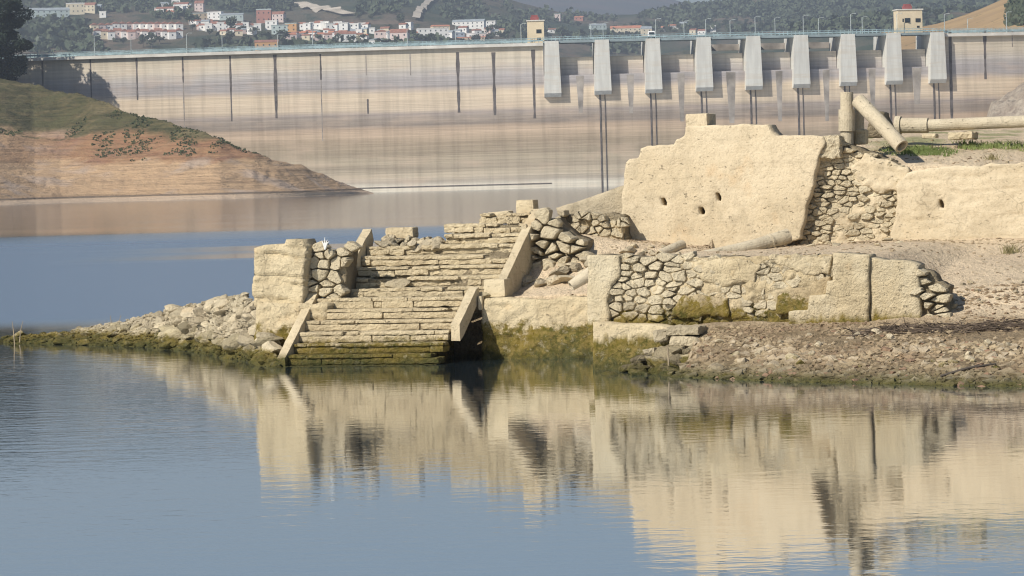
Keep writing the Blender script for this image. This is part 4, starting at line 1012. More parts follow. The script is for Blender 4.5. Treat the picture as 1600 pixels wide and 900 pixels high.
def prism(name, pts, u0, u1, mat, parent, sk=0.):
    """(w,z) section swept in u, subdivided and slightly worn"""
    n = len(pts); mb = MB(); k = 3; rings = []
    pp = []
    for i in range(n):
        a, b = Vector(pts[i]), Vector(pts[(i + 1) % n]); m_ = max(1, int((b - a).length / .09))
        for t in range(m_): pp.append(a + (b - a) * (t / m_))
    N = len(pp)
    for j in range(k + 1):
        u = u0 + (u1 - u0) * j / k
        for p in pp:
            q = noise.noise_vector(Vector((u * 6, p.x * 6, p.y * 6))) * .010; mb.v.append(tuple(G(u + q.x + sk * p.x, p.x + q.y, p.y + q.z)))
    for j in range(k):
        for i in range(N): mb.f.append((j * N + i, (j + 1) * N + i, (j + 1) * N + (i + 1) % N, j * N + (i + 1) % N))
    mb.f.append(tuple(range(N))); mb.f.append(tuple(k * N + i for i in range(N))[::-1])
    return mb.build(name, mat, parent)
S1 = NZ / NT
prism('stringer', [(-.10, -.15), (-.10, .13), (1.50, .13 + 1.6 * S1 + .02), (1.62, 1.13), (1.62, .9), (.05, -.15)], -.15, -.01, M['slab'], stair)
prism('stringer', [(.60, .34), (.60, .60), (1.45, 1.12), (1.60, 1.16), (1.62, .96), (.80, .42)], 2.55, 2.70, M['slab'], stair)
S2 = NZ2 / .265
ul = uL - .02
prism('stringer', [(w0 - .08, ZL1 - .12), (w0 - .08, ZL1 + .27), (w0 + 1.35, ZL1 + .27 + 1.35 * S2 - .02), (w0 + 1.45, ZL1 + .9), (w0 + 1.2, ZL1 + .5), (w0 + .3, ZL1 - .12)], ul - .15, ul, M['slab'], stair)
block_mb = MB(); block(block_mb, ul - .33, ul - .02, w0 - .14, w0 - .04, ZL1 - .08, ZL1 + .26, amp=.006, sd=3); block_mb.build('stringer_foot', M['slab'], stair)
prism('stringer', [(w0 + .05, ZL1 - .10), (w0 + .05, ZL1 + .20), (w0 + 2.02, ZL1 + 1.36), (w0 + 2.12, ZL1 + 1.36), (w0 + 2.12, ZL1 - .10)], uR + .10, uR + .24, M['slab'], stair)
u6, zz6 = L(757, 435, 1.72); u7, _ = L(790, 435, 1.72)
mb = MB(); block(mb, u6, u7, 1.66, 2.1, wz(770, 464, 1.72), wz(770, 436, 1.72), amp=.004, cell=.06, sd=9, rnd=.008); mb.build('stringer_foot', M['slab'], stair)
ta, tb = L(806, 330, 3.75), L(833, 312, 3.75)
mb = MB(); block(mb, ta[0], tb[0], 3.75, 4.05, ta[1] - .45, tb[1], amp=.006, sd=5, rnd=.01); mb.build('newel_block', M['slab'], stair)

# loose things on the stairs
PROT = []
def rock_mesh(seed, flat=.7, cuts=11):
    rnd = random.Random(seed); bm = bmesh.new(); bmesh.ops.create_icosphere(bm, subdivisions=3, radius=1.)
    pl = [(Vector((rnd.gauss(0, 1), rnd.gauss(0, 1), rnd.gauss(0, 1))).normalized(), rnd.uniform(.50, .85)) for _ in range(cuts)]
    for v in bm.verts:
        for n_, d in pl:
            e = v.co.dot(n_) - d
            if e > 0: v.co -= n_ * e * .96
        v.co += noise.noise_vector(v.co * 2.5 + Vector((seed, 0, 0))) * .06; v.co.z *= flat
        v.co *= 1.35
    me = bpy.data.meshes.new('stone'); bm.to_mesh(me); bm.free(); return me
for s in range(12): PROT.append(rock_mesh(s, .55 + .04 * s))
def rock(P, sx, sy, sz, mat, label, group, name='stone', rz=None, tilt=.35, rnd=random, sink=.25, cat='stone'):
    me = rnd.choice(PROT)
    key = me.name + mat
    m2 = bpy.data.meshes.get(key)
    if m2 is None:
        m2 = me.copy(); m2.name = key; m2.materials.clear(); m2.materials.append(M[mat])
    o = bpy.data.objects.new(name, m2); sc.collection.objects.link(o); o.location = Vector(P) + Vector((0, 0, sz * (.55 - sink)))
    o.scale = (sx, sy, sz); o.rotation_euler = (rnd.uniform(-tilt, tilt), rnd.uniform(-tilt, tilt), rnd.uniform(0, 6.3) if rz is None else rz)
    tag(o, label, cat, group); return o
def bl(name, x0, x1, y0, y1, w, depth, label, cat, mat='slab', rot=0., amp=.01, group=None):
    a, b = L(x0, y1, w), L(x1, y0, w); mb = MB(); block(mb, a[0], b[0], w, w + depth, a[1], b[1], amp=amp, cell=.035, sd=x0 * .37, rot=rot, rnd=.012)
    o = mb.build(name, M[mat]); tag(o, label, cat, group); return o
bl('broken_block', 602, 645, 355, 373, 3.36, .3, 'squared block with notched right end on top of the rubble left of the upper steps', 'stone block', rot=.0)
bl('stone_slab', 750, 795, 331, 345, 3.9, .3, 'tilted flat slab on the topmost step below the small square block', 'stone slab', rot=.10)
# the boulder stuck on the middle steps
u_, z_ = L(626, 432, w0 + .35); rock(G(u_, w0 + .30, ZL1 + NZ2 * 1.0), .20, .13, .11, 'rock', 'rounded pale stone resting on the middle of the upper flight', None, rz=-A, tilt=.1, rnd=rs)
u_, z_ = L(755, 447, w0 - .05); rock(G(u_ - .03, w0 - .05, ZL1 - .02), .17, .10, .06, 'rock_alg', 'flat grey-green stone at the foot of the right stringer', None, rz=-A, tilt=.1, rnd=rs)

# ================================================================== RUIN WALLS
def wall_root(x, y, w, name, label, cat='ruined wall'):
    u, z = L(x, y, w); return empty(name, G(u, w + .1, max(0, z)), label, cat)
# left pillar wall
r = wall_root(435, 560, .3, 'ruined_wall', 'square plastered wall stump at the left end of the ruin')
slab('plaster_coat', PX([(397, 480), (393, 455), (396, 420), (396, 388), (415, 383), (444, 381), (446, 374), (470, 374), (478, 388), (474, 420), (472, 480)], 1.15), 1.15, .6, M['plaster'], r, amp=.03, layer=.05, sd=4, jag=.02)
slab('wall_base', PX([(402, 585), (398, 520), (401, 474), (512, 474), (512, 585)], 1.1), 1.07, .7, M['plaster'], r, amp=.05, layer=.02, sd=5, jag=.03, rnd=.08)
# rubble infill between pillar and stair
r = wall_root(505, 470, .8, 'rubble_wall', 'rubble stone infill between the left wall stump and the left stringer')
pl = PX([(470, 472), (473, 430), (478, 392), (498, 386), (520, 392), (545, 386), (540, 470)], 1.45)
slab('mortar', shrink(pl), 1.52, .5, M['mortar'], r, amp=.03, sd=3); stones('stone_facing', pl, 1.5, M['stone'], r, size=.23, asp=1.4, sd=31, prot=(.05, .13))
# rubble lying on top of the left half of the upper flight
for i in range(24):
    x = rs.uniform(575, 694); y = rs.uniform(374, 388) ; w = 2.9 + rs.uniform(-.1, .5); u_, _ = L(x, y, w)
    z_ = wz(x, rs.uniform(375, 388), w) - .03
    s = rs.uniform(.05, .12); rock(G(u_, w, z_), s * rs.uniform(1, 1.6), s, s * .8, 'rock', 'small rubble stone lying on the broken left half of the upper steps', 'rubble on the upper steps', rnd=rs)
pb = PX([(560, 470), (560, 402), (590, 386), (600, 378), (690, 380), (700, 470)], 3.35); r = wall_root(620, 420, 3.3, 'rubble_wall', 'low rubble core behind the left half of the upper steps')
slab('mortar', pb, 3.35, .9, M['mortar'], r, amp=.05, sd=23)
stones('stone_facing', PX([(560, 400), (580, 384), (596, 374), (650, 372), (692, 376), (690, 400)], 3.32), 3.34, M['stone'], r, size=.16, asp=1.3, sd=33)
# wall C: between the stairs and the front wall
r = wall_root(830, 560, 1.5, 'quay_wall', 'plastered quay wall with olive algae right of the stairs')
slab('plaster_coat', PX([(752, 590), (752, 486), (757, 466), (790, 464), (850, 470), (885, 462), (935, 466), (940, 590)], 1.5), 1.5, .6, M['plaster'], r, amp=.05, layer=.015, sd=11, jag=.02, rnd=.07)
# side wall of the notch beside the stairs
mb = MB(); block(mb, 2.72, 2.80, 1.45, 1.6, wz(745, 486, 1.4), wz(745, 462, 1.4), amp=.008, sd=2); o = mb.build('quay_corner', M['slab'], r)
# rubble right of the upper flight
r = wall_root(870, 440, 3.2, 'rubble_wall', 'tumbled rubble masonry right of the upper flight')
pl = PX([(800, 462), (822, 330), (850, 326), (868, 345), (890, 362), (918, 372), (925, 400), (935, 440), (930, 462)], 3.3)
slab('mortar', shrink(pl, .74), 3.5, .6, M['mortar'], r, amp=.03, sd=13, jag=.03); stones('stone_facing', pl, 3.35, M['stone'], r, size=.24, asp=1.35, sd=35, prot=(.06, .22), gap=.02, jit=.42)
r = wall_root(930, 400, 3.9, 'rubble_wall', 'crumbling earth and stone bank left of the big plastered wall')
pl = PX([(866, 345), (880, 334), (905, 332), (930, 330), (955, 328), (974, 336), (978, 372), (976, 400), (960, 440), (880, 440), (862, 370)], 4.5)
slab('mortar', shrink(pl, .93), 4.62, .4, M['mortar'], r, amp=.05, hf=.02, freq=3.5, sd=14, jag=.05, cell=.035); stones('stone_facing', pl, 4.56, M['stone'], r, size=.15, asp=1.35, sd=36, prot=(.02, .17), keep=.93, jit=.45, gap=.008)
slab('plaster_patch', PX([(900, 345), (940, 340), (972, 356), (968, 410), (905, 410)], 4.5), 4.55, .06, M['plaster_d'], r, amp=.14, hf=.03, freq=4, sd=66, jag=.04, rnd=.02)
for i in range(30):
    x = rs.uniform(820, 985); y = rs.uniform(395, 462) - (x - 820) * .18; w = 3.1 - (y - 400) / 60 * .9 + rs.uniform(-.1, .1); u_, z_ = L(x, y, w); g_ = drop(GB, *G(u_, w, 0)[:2]); z_ = g_ if g_ is not None else z_
    s = rs.uniform(.05, .15); rock(G(u_, w, z_), s * rs.uniform(1, 1.7), s, s * .75, 'rock', 'fallen stone on the slope between the stairs and the big plastered wall', 'fallen stones beside the stairs', rnd=rs)
# sloping cement remains behind
r = wall_root(925, 335, 5.4, 'broken_parapet', 'smooth sloping cement remnant left of the big plastered wall', 'parapet')
slab('cement_slope', PX([(868, 325), (900, 315), (940, 302), (972, 290), (990, 290), (990, 385), (905, 385), (895, 345), (871, 336)], 5.4), 5.4, .4, M['wing'], r, amp=.012, sd=15, jag=.008, rnd=.10)
# main wall
r = wall_root(1110, 385, 5.0, 'plastered_wall', 'tall plastered wall with three dark holes and a stepped top', 'ruined wall')
WM = 5.0
def hole(x, y, s, w, st=1.):
    u, z = L(x, y, w); k = s / 93.; return [(u - k * .8, z + k * 1.1 * st), (u + k * .3, z + k * .9), (u + k * .9, z - k * .2), (u + k * .7, z - k * 1.2 * st), (u - k * .4, z - k * .9), (u - k * .6, z)]
slab('plaster_coat', PX([(960, 410), (968, 380), (970, 340), (973, 292), (978, 256), (984, 250), (998, 247), (1001, 232), (1012, 228), (1054, 227), (1057, 218), (1069, 212), (1071, 197), (1121, 196), (1160, 195), (1200, 194), (1206, 205), (1213, 212), (1260, 211), (1286, 213), (1290, 222), (1276, 250), (1270, 290), (1258, 330), (1250, 372), (1200, 395), (1120, 410)], WM), WM, .55, M['plaster_hi'], r,
     holes=[hole(1037, 315, 6, WM), hole(1096, 329, 6.5, WM, .7), hole(1122, 307, 6, WM)], amp=.022, hf=.007, sd=41, jag=.028, cell=.024, rnd=.03)
pts = PX([(1071, 200), (1071, 178), (1104, 178), (1104, 200)], WM)
mb = MB(); block(mb, pts[0][0], pts[2][0], WM + .01, WM + .62, pts[0][1], pts[1][1], amp=.008, cell=.05, sd=3, rnd=.01); mb.build('merlon', M['plaster_hi'], r)
slab('hole_shade_sheet', PX([(1010, 350), (1010, 290), (1150, 290), (1150, 350)], WM + .5), WM + .57, .05, M['dark'], r, cell=.08)  # near-black sheet painted in for the shade inside the holes
# rough coping stones on the left shoulder
for i in range(8):
    x = rs.uniform(1001, 1056); u_, z_ = L(x, 230 + rs.uniform(-2, 5), WM + .2); s = rs.uniform(.035, .07); rock(G(u_, WM + rs.uniform(.08, .4), z_ - .02), s * 1.4, s, s, 'rock', 'small crumbled stone on the left shoulder of the big plastered wall', 'crumbs on the wall shoulder', rnd=rs)
# masonry between the two plastered walls
r = wall_root(1330, 375, 5.2, 'rubble_wall', 'exposed rubble masonry between the big plastered wall and the right wall')
pl = PX([(1244, 395), (1252, 350), (1262, 290), (1272, 240), (1290, 214), (1340, 232), (1400, 255), (1425, 278), (1408, 330), (1400, 375), (1400, 395)], 5.25)
slab('mortar', pl, 5.36, .6, M['mortar'], r, amp=.05, sd=16, jag=.04); stones('stone_facing', pl, 5.30, M['stone'], r, size=.18, asp=2.0, sd=37, prot=(.02, .12), gap=.007)
slab('plaster_patch', PX([(1262, 390), (1268, 300), (1285, 225), (1395, 262), (1405, 390)], 5.25), 5.29, .06, M['plaster_hi'], r, amp=.14, freq=3.2, sd=63, jag=.04, rnd=.02, hf=.03, cell=.022)
slab('plaster_patch', PX([(1330, 262), (1350, 240), (1420, 262), (1420, 300), (1380, 300), (1345, 292)], 5.2), 5.19, .12, M['plaster_hi'], r, amp=.04, freq=4, sd=17, jag=.05, rnd=.06)
# ragged masonry top left
bl('rubble_lump', 1270, 1312, 212, 248, 5.05, .4, 'rough lump of mortar and stones at the top right corner of the big wall', 'rubble lump', 'stone', amp=.028)
# right wall
r = wall_root(1500, 368, 5.05, 'plastered_wall', 'long low plastered wall with one hole at the right edge', 'ruined wall')
slab('plaster_coat', PX([(1388, 392), (1395, 350), (1402, 318), (1400, 290), (1418, 270), (1450, 262), (1520, 258), (1600, 254), (1720, 250), (1780, 250), (1780, 385), (1600, 385)], 5.05), 5.05, .5, M['plaster_hi'], r, holes=[hole(1470, 318, 6, 5.05)], amp=.03, hf=.010, layer=.010, sd=43, jag=.03, cell=.028, rnd=.05)
slab('hole_shade_sheet', PX([(1450, 340), (1450, 300), (1500, 300), (1500, 340)], 5.5), 5.58, .05, M['dark'], r, cell=.08)  # same near-black sheet, standing in for shade inside this hole
# lower retaining wall
WD = -1.6
r = wall_root(1120, 500, WD, 'retaining_wall', 'low rubble retaining wall above the shore with white plaster at its left end', 'retaining wall')
pl = PX([(920, 520), (920, 400), (968, 398), (1010, 404), (1100, 402), (1200, 402), (1300, 398), (1300, 510)], WD)
slab('mortar', pl, WD + .07, .45, M['mortar'], r, amp=.03, sd=18, jag=.03)
stones('stone_facing', PX([(945, 520), (950, 400), (1100, 400), (1104, 520)], WD), WD + .05, M['stone_d'], r, size=.21, asp=1.75, sd=38, prot=(.025, .09), gap=.009)
stones('stone_facing', PX([(1098, 520), (1096, 405), (1200, 403), (1302, 399), (1302, 520)], WD), WD + .05, M['stone_d'], r, size=.22, asp=1.7, sd=39, prot=(.015, .05), gap=.007)
slab('plaster_coat', PX([(919, 520), (919, 399), (968, 399), (970, 430), (958, 444), (950, 470), (955, 490), (948, 520)], WD), WD - .06, .3, M['plaster_streak'], r, amp=.014, sd=19, jag=.02)
slab('plaster_patch', PX([(1080, 410), (1140, 403), (1190, 412), (1180, 440), (1130, 448), (1095, 440)], WD), WD - .015, .1, M['plaster'], r, amp=.03, freq=4, sd=20, jag=.06, rnd=.05)
slab('plaster_patch', PX([(1070, 462), (1100, 458), (1138, 464), (1140, 494), (1046, 494)], WD), WD - .06, .1, M['algae_panel'], r, amp=.04, hf=.02, freq=4, sd=22, jag=.06, rnd=.04)
slab('plaster_patch', PX([(1060, 512), (1062, 404), (1130, 401), (1302, 398), (1302, 512)], WD), WD + .03, .06, M['plaster_d'], r, amp=.14, freq=3.6, sd=61, jag=.03, rnd=.02, hf=.03, cell=.02)
slab('plaster_patch', PX([(960, 512), (962, 404), (1066, 404), (1066, 512)], WD), WD + .058, .06, M['plaster_d'], r, amp=.12, freq=3.5, sd=62, jag=.03, rnd=.02, hf=.03, cell=.02)
slab('plaster_patch', PX([(1200, 402), (1300, 400), (1296, 430), (1240, 425)], WD), WD - .01, .1, M['plaster_streak'], r, amp=.03, freq=4, sd=25, jag=.06, rnd=.05)
# concrete stepped block and plaster pier
r = wall_root(1330, 500, WD - .1, 'concrete_pier', 'stepped concrete block set in the lower retaining wall', 'concrete block')
slab('stepped_face', PX([(1232, 515), (1232, 486), (1262, 484), (1264, 462), (1290, 460), (1292, 440), (1301, 438), (1301, 395), (1357, 398), (1357, 515)], WD - .2), WD - .2, .5, M['plaster_streak'], r, amp=.014, layer=.012, sd=26, jag=.012)
slab('algae_panel', PX([(1212, 490), (1214, 462), (1232, 450), (1262, 448), (1278, 436), (1296, 432), (1296, 470), (1270, 490)], WD - .06), WD - .07, .1, M['algae_panel'], r, amp=.02, sd=81, jag=.03)
r = wall_root(1395, 500, WD - .1, 'plaster_pier', 'cream plaster panel with brown streaks at the end of the retaining wall', 'wall pier')
slab('plaster_coat', PX([(1360, 520), (1359, 425), (1352, 402), (1380, 406), (1412, 407), (1434, 414), (1436, 460), (1440, 520)], WD - .13), WD - .13, .5, M['plaster_streak'], r, amp=.014, sd=27, jag=.014)
r = wall_root(1465, 490, WD, 'rubble_wall', 'ragged dry stone end of the lower retaining wall')
pl = PX([(1432, 510), (1432, 414), (1450, 420), (1464, 436), (1484, 446), (1484, 470), (1488, 500)], WD)
slab('mortar', shrink(pl, .86), WD + .03, .4, M['mortar'], r, amp=.05, sd=28, jag=.04); stones('stone_facing', pl, WD, M['stone'], r, size=.24, asp=2.2, sd=40, prot=(.05, .2), gap=.02)
# front low wall E
WE = -2.0
r = wall_root(985, 580, WE, 'quay_wall', 'lowest plastered wall at the water with green algae streaks')
slab('plaster_coat', PX([(926, 610), (926, 503), (970, 506), (1030, 508), (1052, 512), (1052, 560), (1030, 610)], WE), WE, .7, M['plaster_front'], r, amp=.03, layer=.012, sd=29, jag=.014)
stones('stone_facing', PX([(1046, 604), (1046, 524), (1098, 522), (1112, 548), (1120, 604)], WE - .04), WE - .05, M['rock_pile'], r, size=.22, asp=1.6, sd=71, prot=(.05, .22), gap=.02)
# flagstones at the corner of the front wall, and the rock pile
bl('flagstone', 1040, 1092, 510, 524, WE - .35, .5, 'large flat pale flagstone on top of the rock pile by the lowest wall', 'stone slab', 'rock', amp=.02)
bl('flagstone', 1046, 1090, 526, 541, WE - .38, .45, 'second flat stone just under the large flagstone of the rock pile', 'stone slab', 'rock', amp=.025, rot=-.04)
bl('stone_slab', 1020, 1042, 516, 534, WE - .3, .4, 'tilted pale stone left of the large flagstone', 'stone slab', 'rock', amp=.03, rot=.2)
for x0, x1, y0, y1, w_, ro, mt, lb in ((1083, 1101, 533, 546, -2.5, -.35, 'rock', 'pale tilted stone at the right shoulder of the rock pile'), (1066, 1096, 545, 566, -2.7, .05, 'rock_pile', 'large dark stone at the right end of the rock pile'), (1046, 1066, 556, 575, -2.9, -.2, 'rock_pile', 'olive stone low in the middle of the rock pile'),
    (1019, 1043, 552, 569, -2.75, .1, 'rock_alg', 'yellowish stone at the centre of the rock pile'), (1003, 1024, 546, 556, -2.5, .15, 'rock', 'small pale stone high on the left slope of the rock pile'), (984, 1006, 556, 567, -2.6, .3, 'rock_pile', 'dark stone on the left slope of the rock pile'), (966, 1004, 569, 579, -2.8, .18, 'rock_pile', 'long flat stone at the left foot of the rock pile'),
    (1058, 1104, 571, 581, -3.2, .05, 'rock_pile', 'long flat stone at the right foot of the rock pile'), (1010, 1040, 572, 584, -3.1, -.08, 'rock_pile', 'wet dark stone at the waterline before the rock pile'), (1040, 1068, 541, 552, -2.5, 0., 'rock_pile', 'dark flat stone directly under the second flagstone')):
    bl('stone', x0, x1, y0, y1, w_, .3, lb, 'stone', mt, rot=ro, amp=.03)
for i in range(36):
    t = rs.random() ** .55; x = 950 + 155 * t; top = np.interp(x, [950, 980, 1010, 1035, 1050, 1090, 1108], [576, 566, 550, 534, 545, 542, 556]); y = rs.uniform(top, 590); w = -2.2 - (y - 540) / 50 * 1.3 - .2 * t; u_, z_ = L(x, y, w)
    s = rs.uniform(.08, .16) * (1.1 if x > 1030 else .8); rock(G(u_, w, max(-.05, z_ - s * .4)), s * rs.uniform(1.1, 1.7), s, s * .7, 'rock_pile' if rs.random() < .8 else 'rock', 'dark algae covered rock in the pile at the foot of the lowest wall', 'rocks piled at the foot of the lowest wall', rnd=rs)
# spit stones
cnt = 0; rq = random.Random(77)
while cnt < 112:
    px = 20 + 410 * rq.random() ** .62; k = np.interp(px, [a for a, b, c in SPR], [b for a, b, c in SPR]); kb = np.interp(px, [a for a, b, c in SPR], [c for a, b, c in SPR])
    y = rq.uniform(k, kb + 1); h = SPB.ray_cast(CAM, ray(px, y).normalized(), 200)
    if h[0] is None: continue
    if px > 398 and y < 500: continue
    P = h[0]; s = rq.uniform(.07, .14) * (.75 if px < 220 else 1.1) * (1.15 if px > 330 else 1)
    low = P.z < .28 + .1 * rq.random()
    rock(P, s * rq.uniform(1.05, 1.7), s * rq.uniform(.9, 1.3), s * rq.uniform(.65, 1), 'rock_alg' if low and px < 420 else 'rock', 'algae darkened stone low on the rubble spit at the water' if low else 'pale angular stone heaped on the rubble spit left of the ruin', 'algae stones of the rubble spit' if low else 'pale stones of the rubble spit', rnd=rq, sink=.15); cnt += 1
# fine rubble filling between them, uncountable
def scatter(name, n, fn, mat, label, cat, sd):
    rnd = random.Random(sd); base = []
    for k in range(6):
        bm = bmesh.new(); bmesh.ops.create_icosphere(bm, subdivisions=1, radius=1.); 
        for v in bm.verts: v.co += Vector((rnd.uniform(-.35, .35), rnd.uniform(-.35, .35), rnd.uniform(-.35, .35))); v.co.z *= .6
        bm.verts.index_update(); base.append(([v.co.copy() for v in bm.verts], [[v.index for v in f.verts] for f in bm.faces])); bm.free()
    V = []; Fc = []
    for _ in range(n):
        r_ = fn(rnd)
        if r_ is None: continue
        P, s = r_; bv, bf = rnd.choice(base); a = rnd.uniform(0, 6.3); ca, sa = cos(a), sin(a); k = len(V); sx_ = s * rnd.uniform(.8, 1.6)
        for v in bv: V.append((P[0] + (v.x * ca * sx_ - v.y * sa * s), P[1] + (v.x * sa * sx_ + v.y * ca * s), P[2] + v.z * s))
        Fc += [[i + k for i in f] for f in bf]
    o = mk(name, V, Fc, M[mat], loc=(0, 0, 0)); tag(o, label, cat, kind='stuff'); return o
def f1(rnd):
    px = 5 + 425 * rnd.random() ** .7; k = np.interp(px, [a for a, b, c in SPR], [b for a, b, c in SPR]); kb = np.interp(px, [a for a, b, c in SPR], [c for a, b, c in SPR]); y = rnd.uniform(k, kb + 2)
    h = SPB.ray_cast(CAM, ray(px, y).normalized(), 200); return None if h[0] is None or (px > 398 and y < 500) else (h[0], .02 + .065 * rnd.random() ** 1.8)
M['gravel'] = stone_mat('shore_gravel', (.38, .30, .19), (.26, .19, .12), (.13, .095, .06), algae=.06, al_amp=.05, bd=.004, gray=.9)
M['gravelp'] = stone_mat('pale_gravel', (.46, .38, .265), (.35, .275, .18), (.22, .165, .11), algae=.05, al_amp=.05, bd=.006, gray=.7)
M['gravelr'] = stone_mat('reddish_gravel', (.27, .17, .11), (.22, .15, .10), (.30, .23, .15), bd=.004, gray=.7)
scatter('rubble', 5200, f1, 'spit', 'fine broken stone filling the spit', 'rubble', 3)
def shore(rnd, lo=0, hi=1.):
    u = rnd.uniform(5.2, 15.5); ws = float(np.interp(u, [a for a, b in SH], [b for a, b in SH])); t = rnd.random() ** (1.3); w = ws - .1 + t * (-1.7 - ws) * (1.0 if u < 10.3 else 1.3)
    if noise.noise(Vector((u * .9, w * 1.4, 4.))) < -.25 + .45 * rnd.random() - .25: return None
    p = G(u, w, 0); z = drop(GB, p.x, p.y); return None if z is None else (Vector((p.x, p.y, z)), (.012 + .042 * rnd.random() ** 1.5) * (1.35 if t < .5 else .85))
scatter('gravel', 11000, shore, 'gravel', 'broken gravel and small stones covering the shore', 'gravel', 5)
scatter('gravel', 1500, lambda r: (lambda q: None if q is None or q[0].z > .52 else (q[0], q[1] * 1.55))(shore(r)), 'gravelp', 'paler broken stones among the shore gravel', 'gravel', 16)
scatter('gravel', 700, shore, 'gravelr', 'reddish brick and tile fragments among the shore gravel', 'gravel', 6)
def up(rnd):
    u = rnd.uniform(4, 17); w = rnd.choice((rnd.uniform(4.3, 4.98), rnd.uniform(5.6, 9), rnd.uniform(-1, 5))); p = G(u, w, 0); z = drop(GB, p.x, p.y); return None if z is None else (Vector((p.x, p.y, z)), rnd.uniform(.008, .03))
scatter('gravel', 2600, up, 'gravel', 'sparse pebbles on the silt terraces', 'gravel', 8)
# individual shore stones
def put(x, y, s, label, group=None, mat='rock', fl=.7):
    h = GB.ray_cast(CAM, ray(x, y).normalized(), 200)
    if h[0] is None: return
    k = s / 105.; rock(h[0], k, k * .8, k * fl, mat, label, group, rnd=rs)
put(1238, 562, 9, 'squared dark green stone at the water edge of the shore', None, 'rock_alg', .9)
put(1370, 520, 7, 'tan stone just below the cream plaster panel'); put(1488, 482, 9, 'pale stone leaning at the ragged end of the retaining wall')
put(1340, 524, 6, 'small pale stone below the stepped concrete block')
for i in range(34):
    put(rs.uniform(1110, 1598), rs.uniform(520, 596), rs.uniform(3, 7.5), 'fist sized stone scattered on the gravel shore', 'stones scattered on the shore')
for i in range(14):
    put(rs.uniform(1485, 1600), rs.uniform(440, 492), rs.uniform(2.5, 6), 'stone lying on the slope right of the retaining wall', 'stones on the right slope')
for i in range(10):
    put(rs.uniform(1235, 1420), rs.uniform(373, 386), rs.uniform(4, 9), 'flat stone fallen at the foot of the exposed rubble masonry', 'stones below the rubble masonry', fl=.45)
for i in range(10):
    put(rs.uniform(975, 1085), rs.uniform(386, 400), rs.uniform(4, 9), 'broken stone at the lower left foot of the big plastered wall', 'stones at the foot of the big wall')
for i in range(8):
    put(rs.uniform(1300, 1600), rs.uniform(228, 262), rs.uniform(2, 5), 'small stone on the upper terrace above the walls', 'stones on the upper terrace')

# ================================================================== PIPES
def PW(x, y, w): u, z = L(x, y, w); return G(u, w, z)
def pipe_mesh(mb, pts, r, n=20, bore=.72):
    """hollow pipe: outer skin, end rings and inner bore"""
    pts = [Vector(p) for p in pts]; rr = r if isinstance(r, (list, tuple)) else [r] * len(pts); b = len(mb.v); K = len(pts)
    prev = None
    for lay in (1., bore):
        prev = None
        for i, p in enumerate(pts):
            t = (pts[min(i + 1, K - 1)] - pts[max(i - 1, 0)]).normalized(); q = t.cross(Vector((0.1, 1, .2))) if prev is None else prev - t * prev.dot(t); q.normalize(); s = t.cross(q); prev = q
            for k in range(n):
                a = 2 * pi * k / n; mb.v.append(tuple(p + (q * cos(a) + s * sin(a)) * rr[i] * lay))
    for i in range(K - 1):
        for k in range(n):
            a0, a1 = b + i * n + k, b + i * n + (k + 1) % n; mb.f.append((a0, a1, a1 + n, a0 + n)); c0, c1 = a0 + K * n, a1 + K * n; mb.f.append((c1, c0, c0 + n, c1 + n))
    for i in (0, K - 1):
        for k in range(n):
            a0, a1 = b + i * n + k, b + i * n + (k + 1) % n; q = (a0, a1, a1 + K * n, a0 + K * n); mb.f.append(q if i else q[::-1])
def pipe(name, pts, r, label, parent=None, collars=(), cat='pipe'):
    root = empty(name, pts[-1] if pts[-1].z < pts[0].z else pts[0], label, cat); mb = MB(); pipe_mesh(mb, pts, r); mb.build('barrel', M['concrete_pipe'], root, smooth=False)
    for a, b, rc in collars:
        mb = MB(); pipe_mesh(mb, [a, a.lerp(b, .5), b], rc, bore=.8); mb.build('collar', M['concrete_pipe'], root)
    return root
WPp = 6.0; k1 = 1 / 91.
pipe('standing_pipe', [PW(1323.5, 238, WPp), PW(1323.5, 200, WPp), PW(1323, 144, WPp)], 10 * k1, 'upright concrete pipe with a thick collar standing on the upper terrace', collars=[(PW(1323, 205, WPp), PW(1323, 171, WPp), 12.6 * k1)])
pipe('narrow_pipe', [PW(1343, 205, WPp + .3), PW(1342, 162, WPp + .3)], 7.5 * k1, 'short narrow pipe between the upright pipe and the leaning pipe')
bl('stone_post', 1334, 1352, 202, 226, WPp + .2, .25, 'stubby stone under the short narrow pipe', 'stone block', 'slab')
bl('stone_block', 1316, 1332, 204, 232, WPp + .12, .3, 'dark stone plinth beside the foot of the upright pipe', 'stone block', 'mortar')
pipe('leaning_pipe', [PW(1341, 157, WPp - .1), PW(1375, 192, WPp - .35), PW(1409, 229, WPp - .6)], 11.5 * k1, 'long concrete pipe leaning diagonally with its open end on the ground')
mb = MB(); hA = PX([(1352, 215), (1356, 192), (1368, 174), (1378, 176), (1392, 214)], WPp + .9)
slab('dark_boulder', hA, WPp + .9, .5, M['mortar'], cell=.03, amp=.04, sd=50)['label'] = 'brown boulder in the triangle behind the leaning pipe'; bpy.context.scene.objects[-1]
for o in sc.objects:
    if o.name == 'dark_boulder': o['category'] = 'boulder'
WH = 8.0; k2 = 1 / 88.5
P0, P1, P2 = PW(1402, 196, WH), PW(1450, 196, WH), PW(1760, 183, WH + .2)
pipe('lying_pipe', [P1.lerp(P0, .2), P1, P2], 9.2 * k2, 'long horizontal concrete pipe lying along the top of the bank', collars=[(P0 + (P1 - P0) * .06, P1, 11.8 * k2), (P0 - (P1 - P0).normalized() * .03, P0 + (P1 - P0) * .12, 14.5 * k2)])
bl('stone_slab', 1440, 1462, 208, 216, 7.4, .3, 'short pale slab in the grass below the long horizontal pipe', 'stone slab')
bl('stone_block', 1480, 1520, 206, 218, 7.7, .5, 'low concrete block supporting the long horizontal pipe', 'stone block', amp=.02)
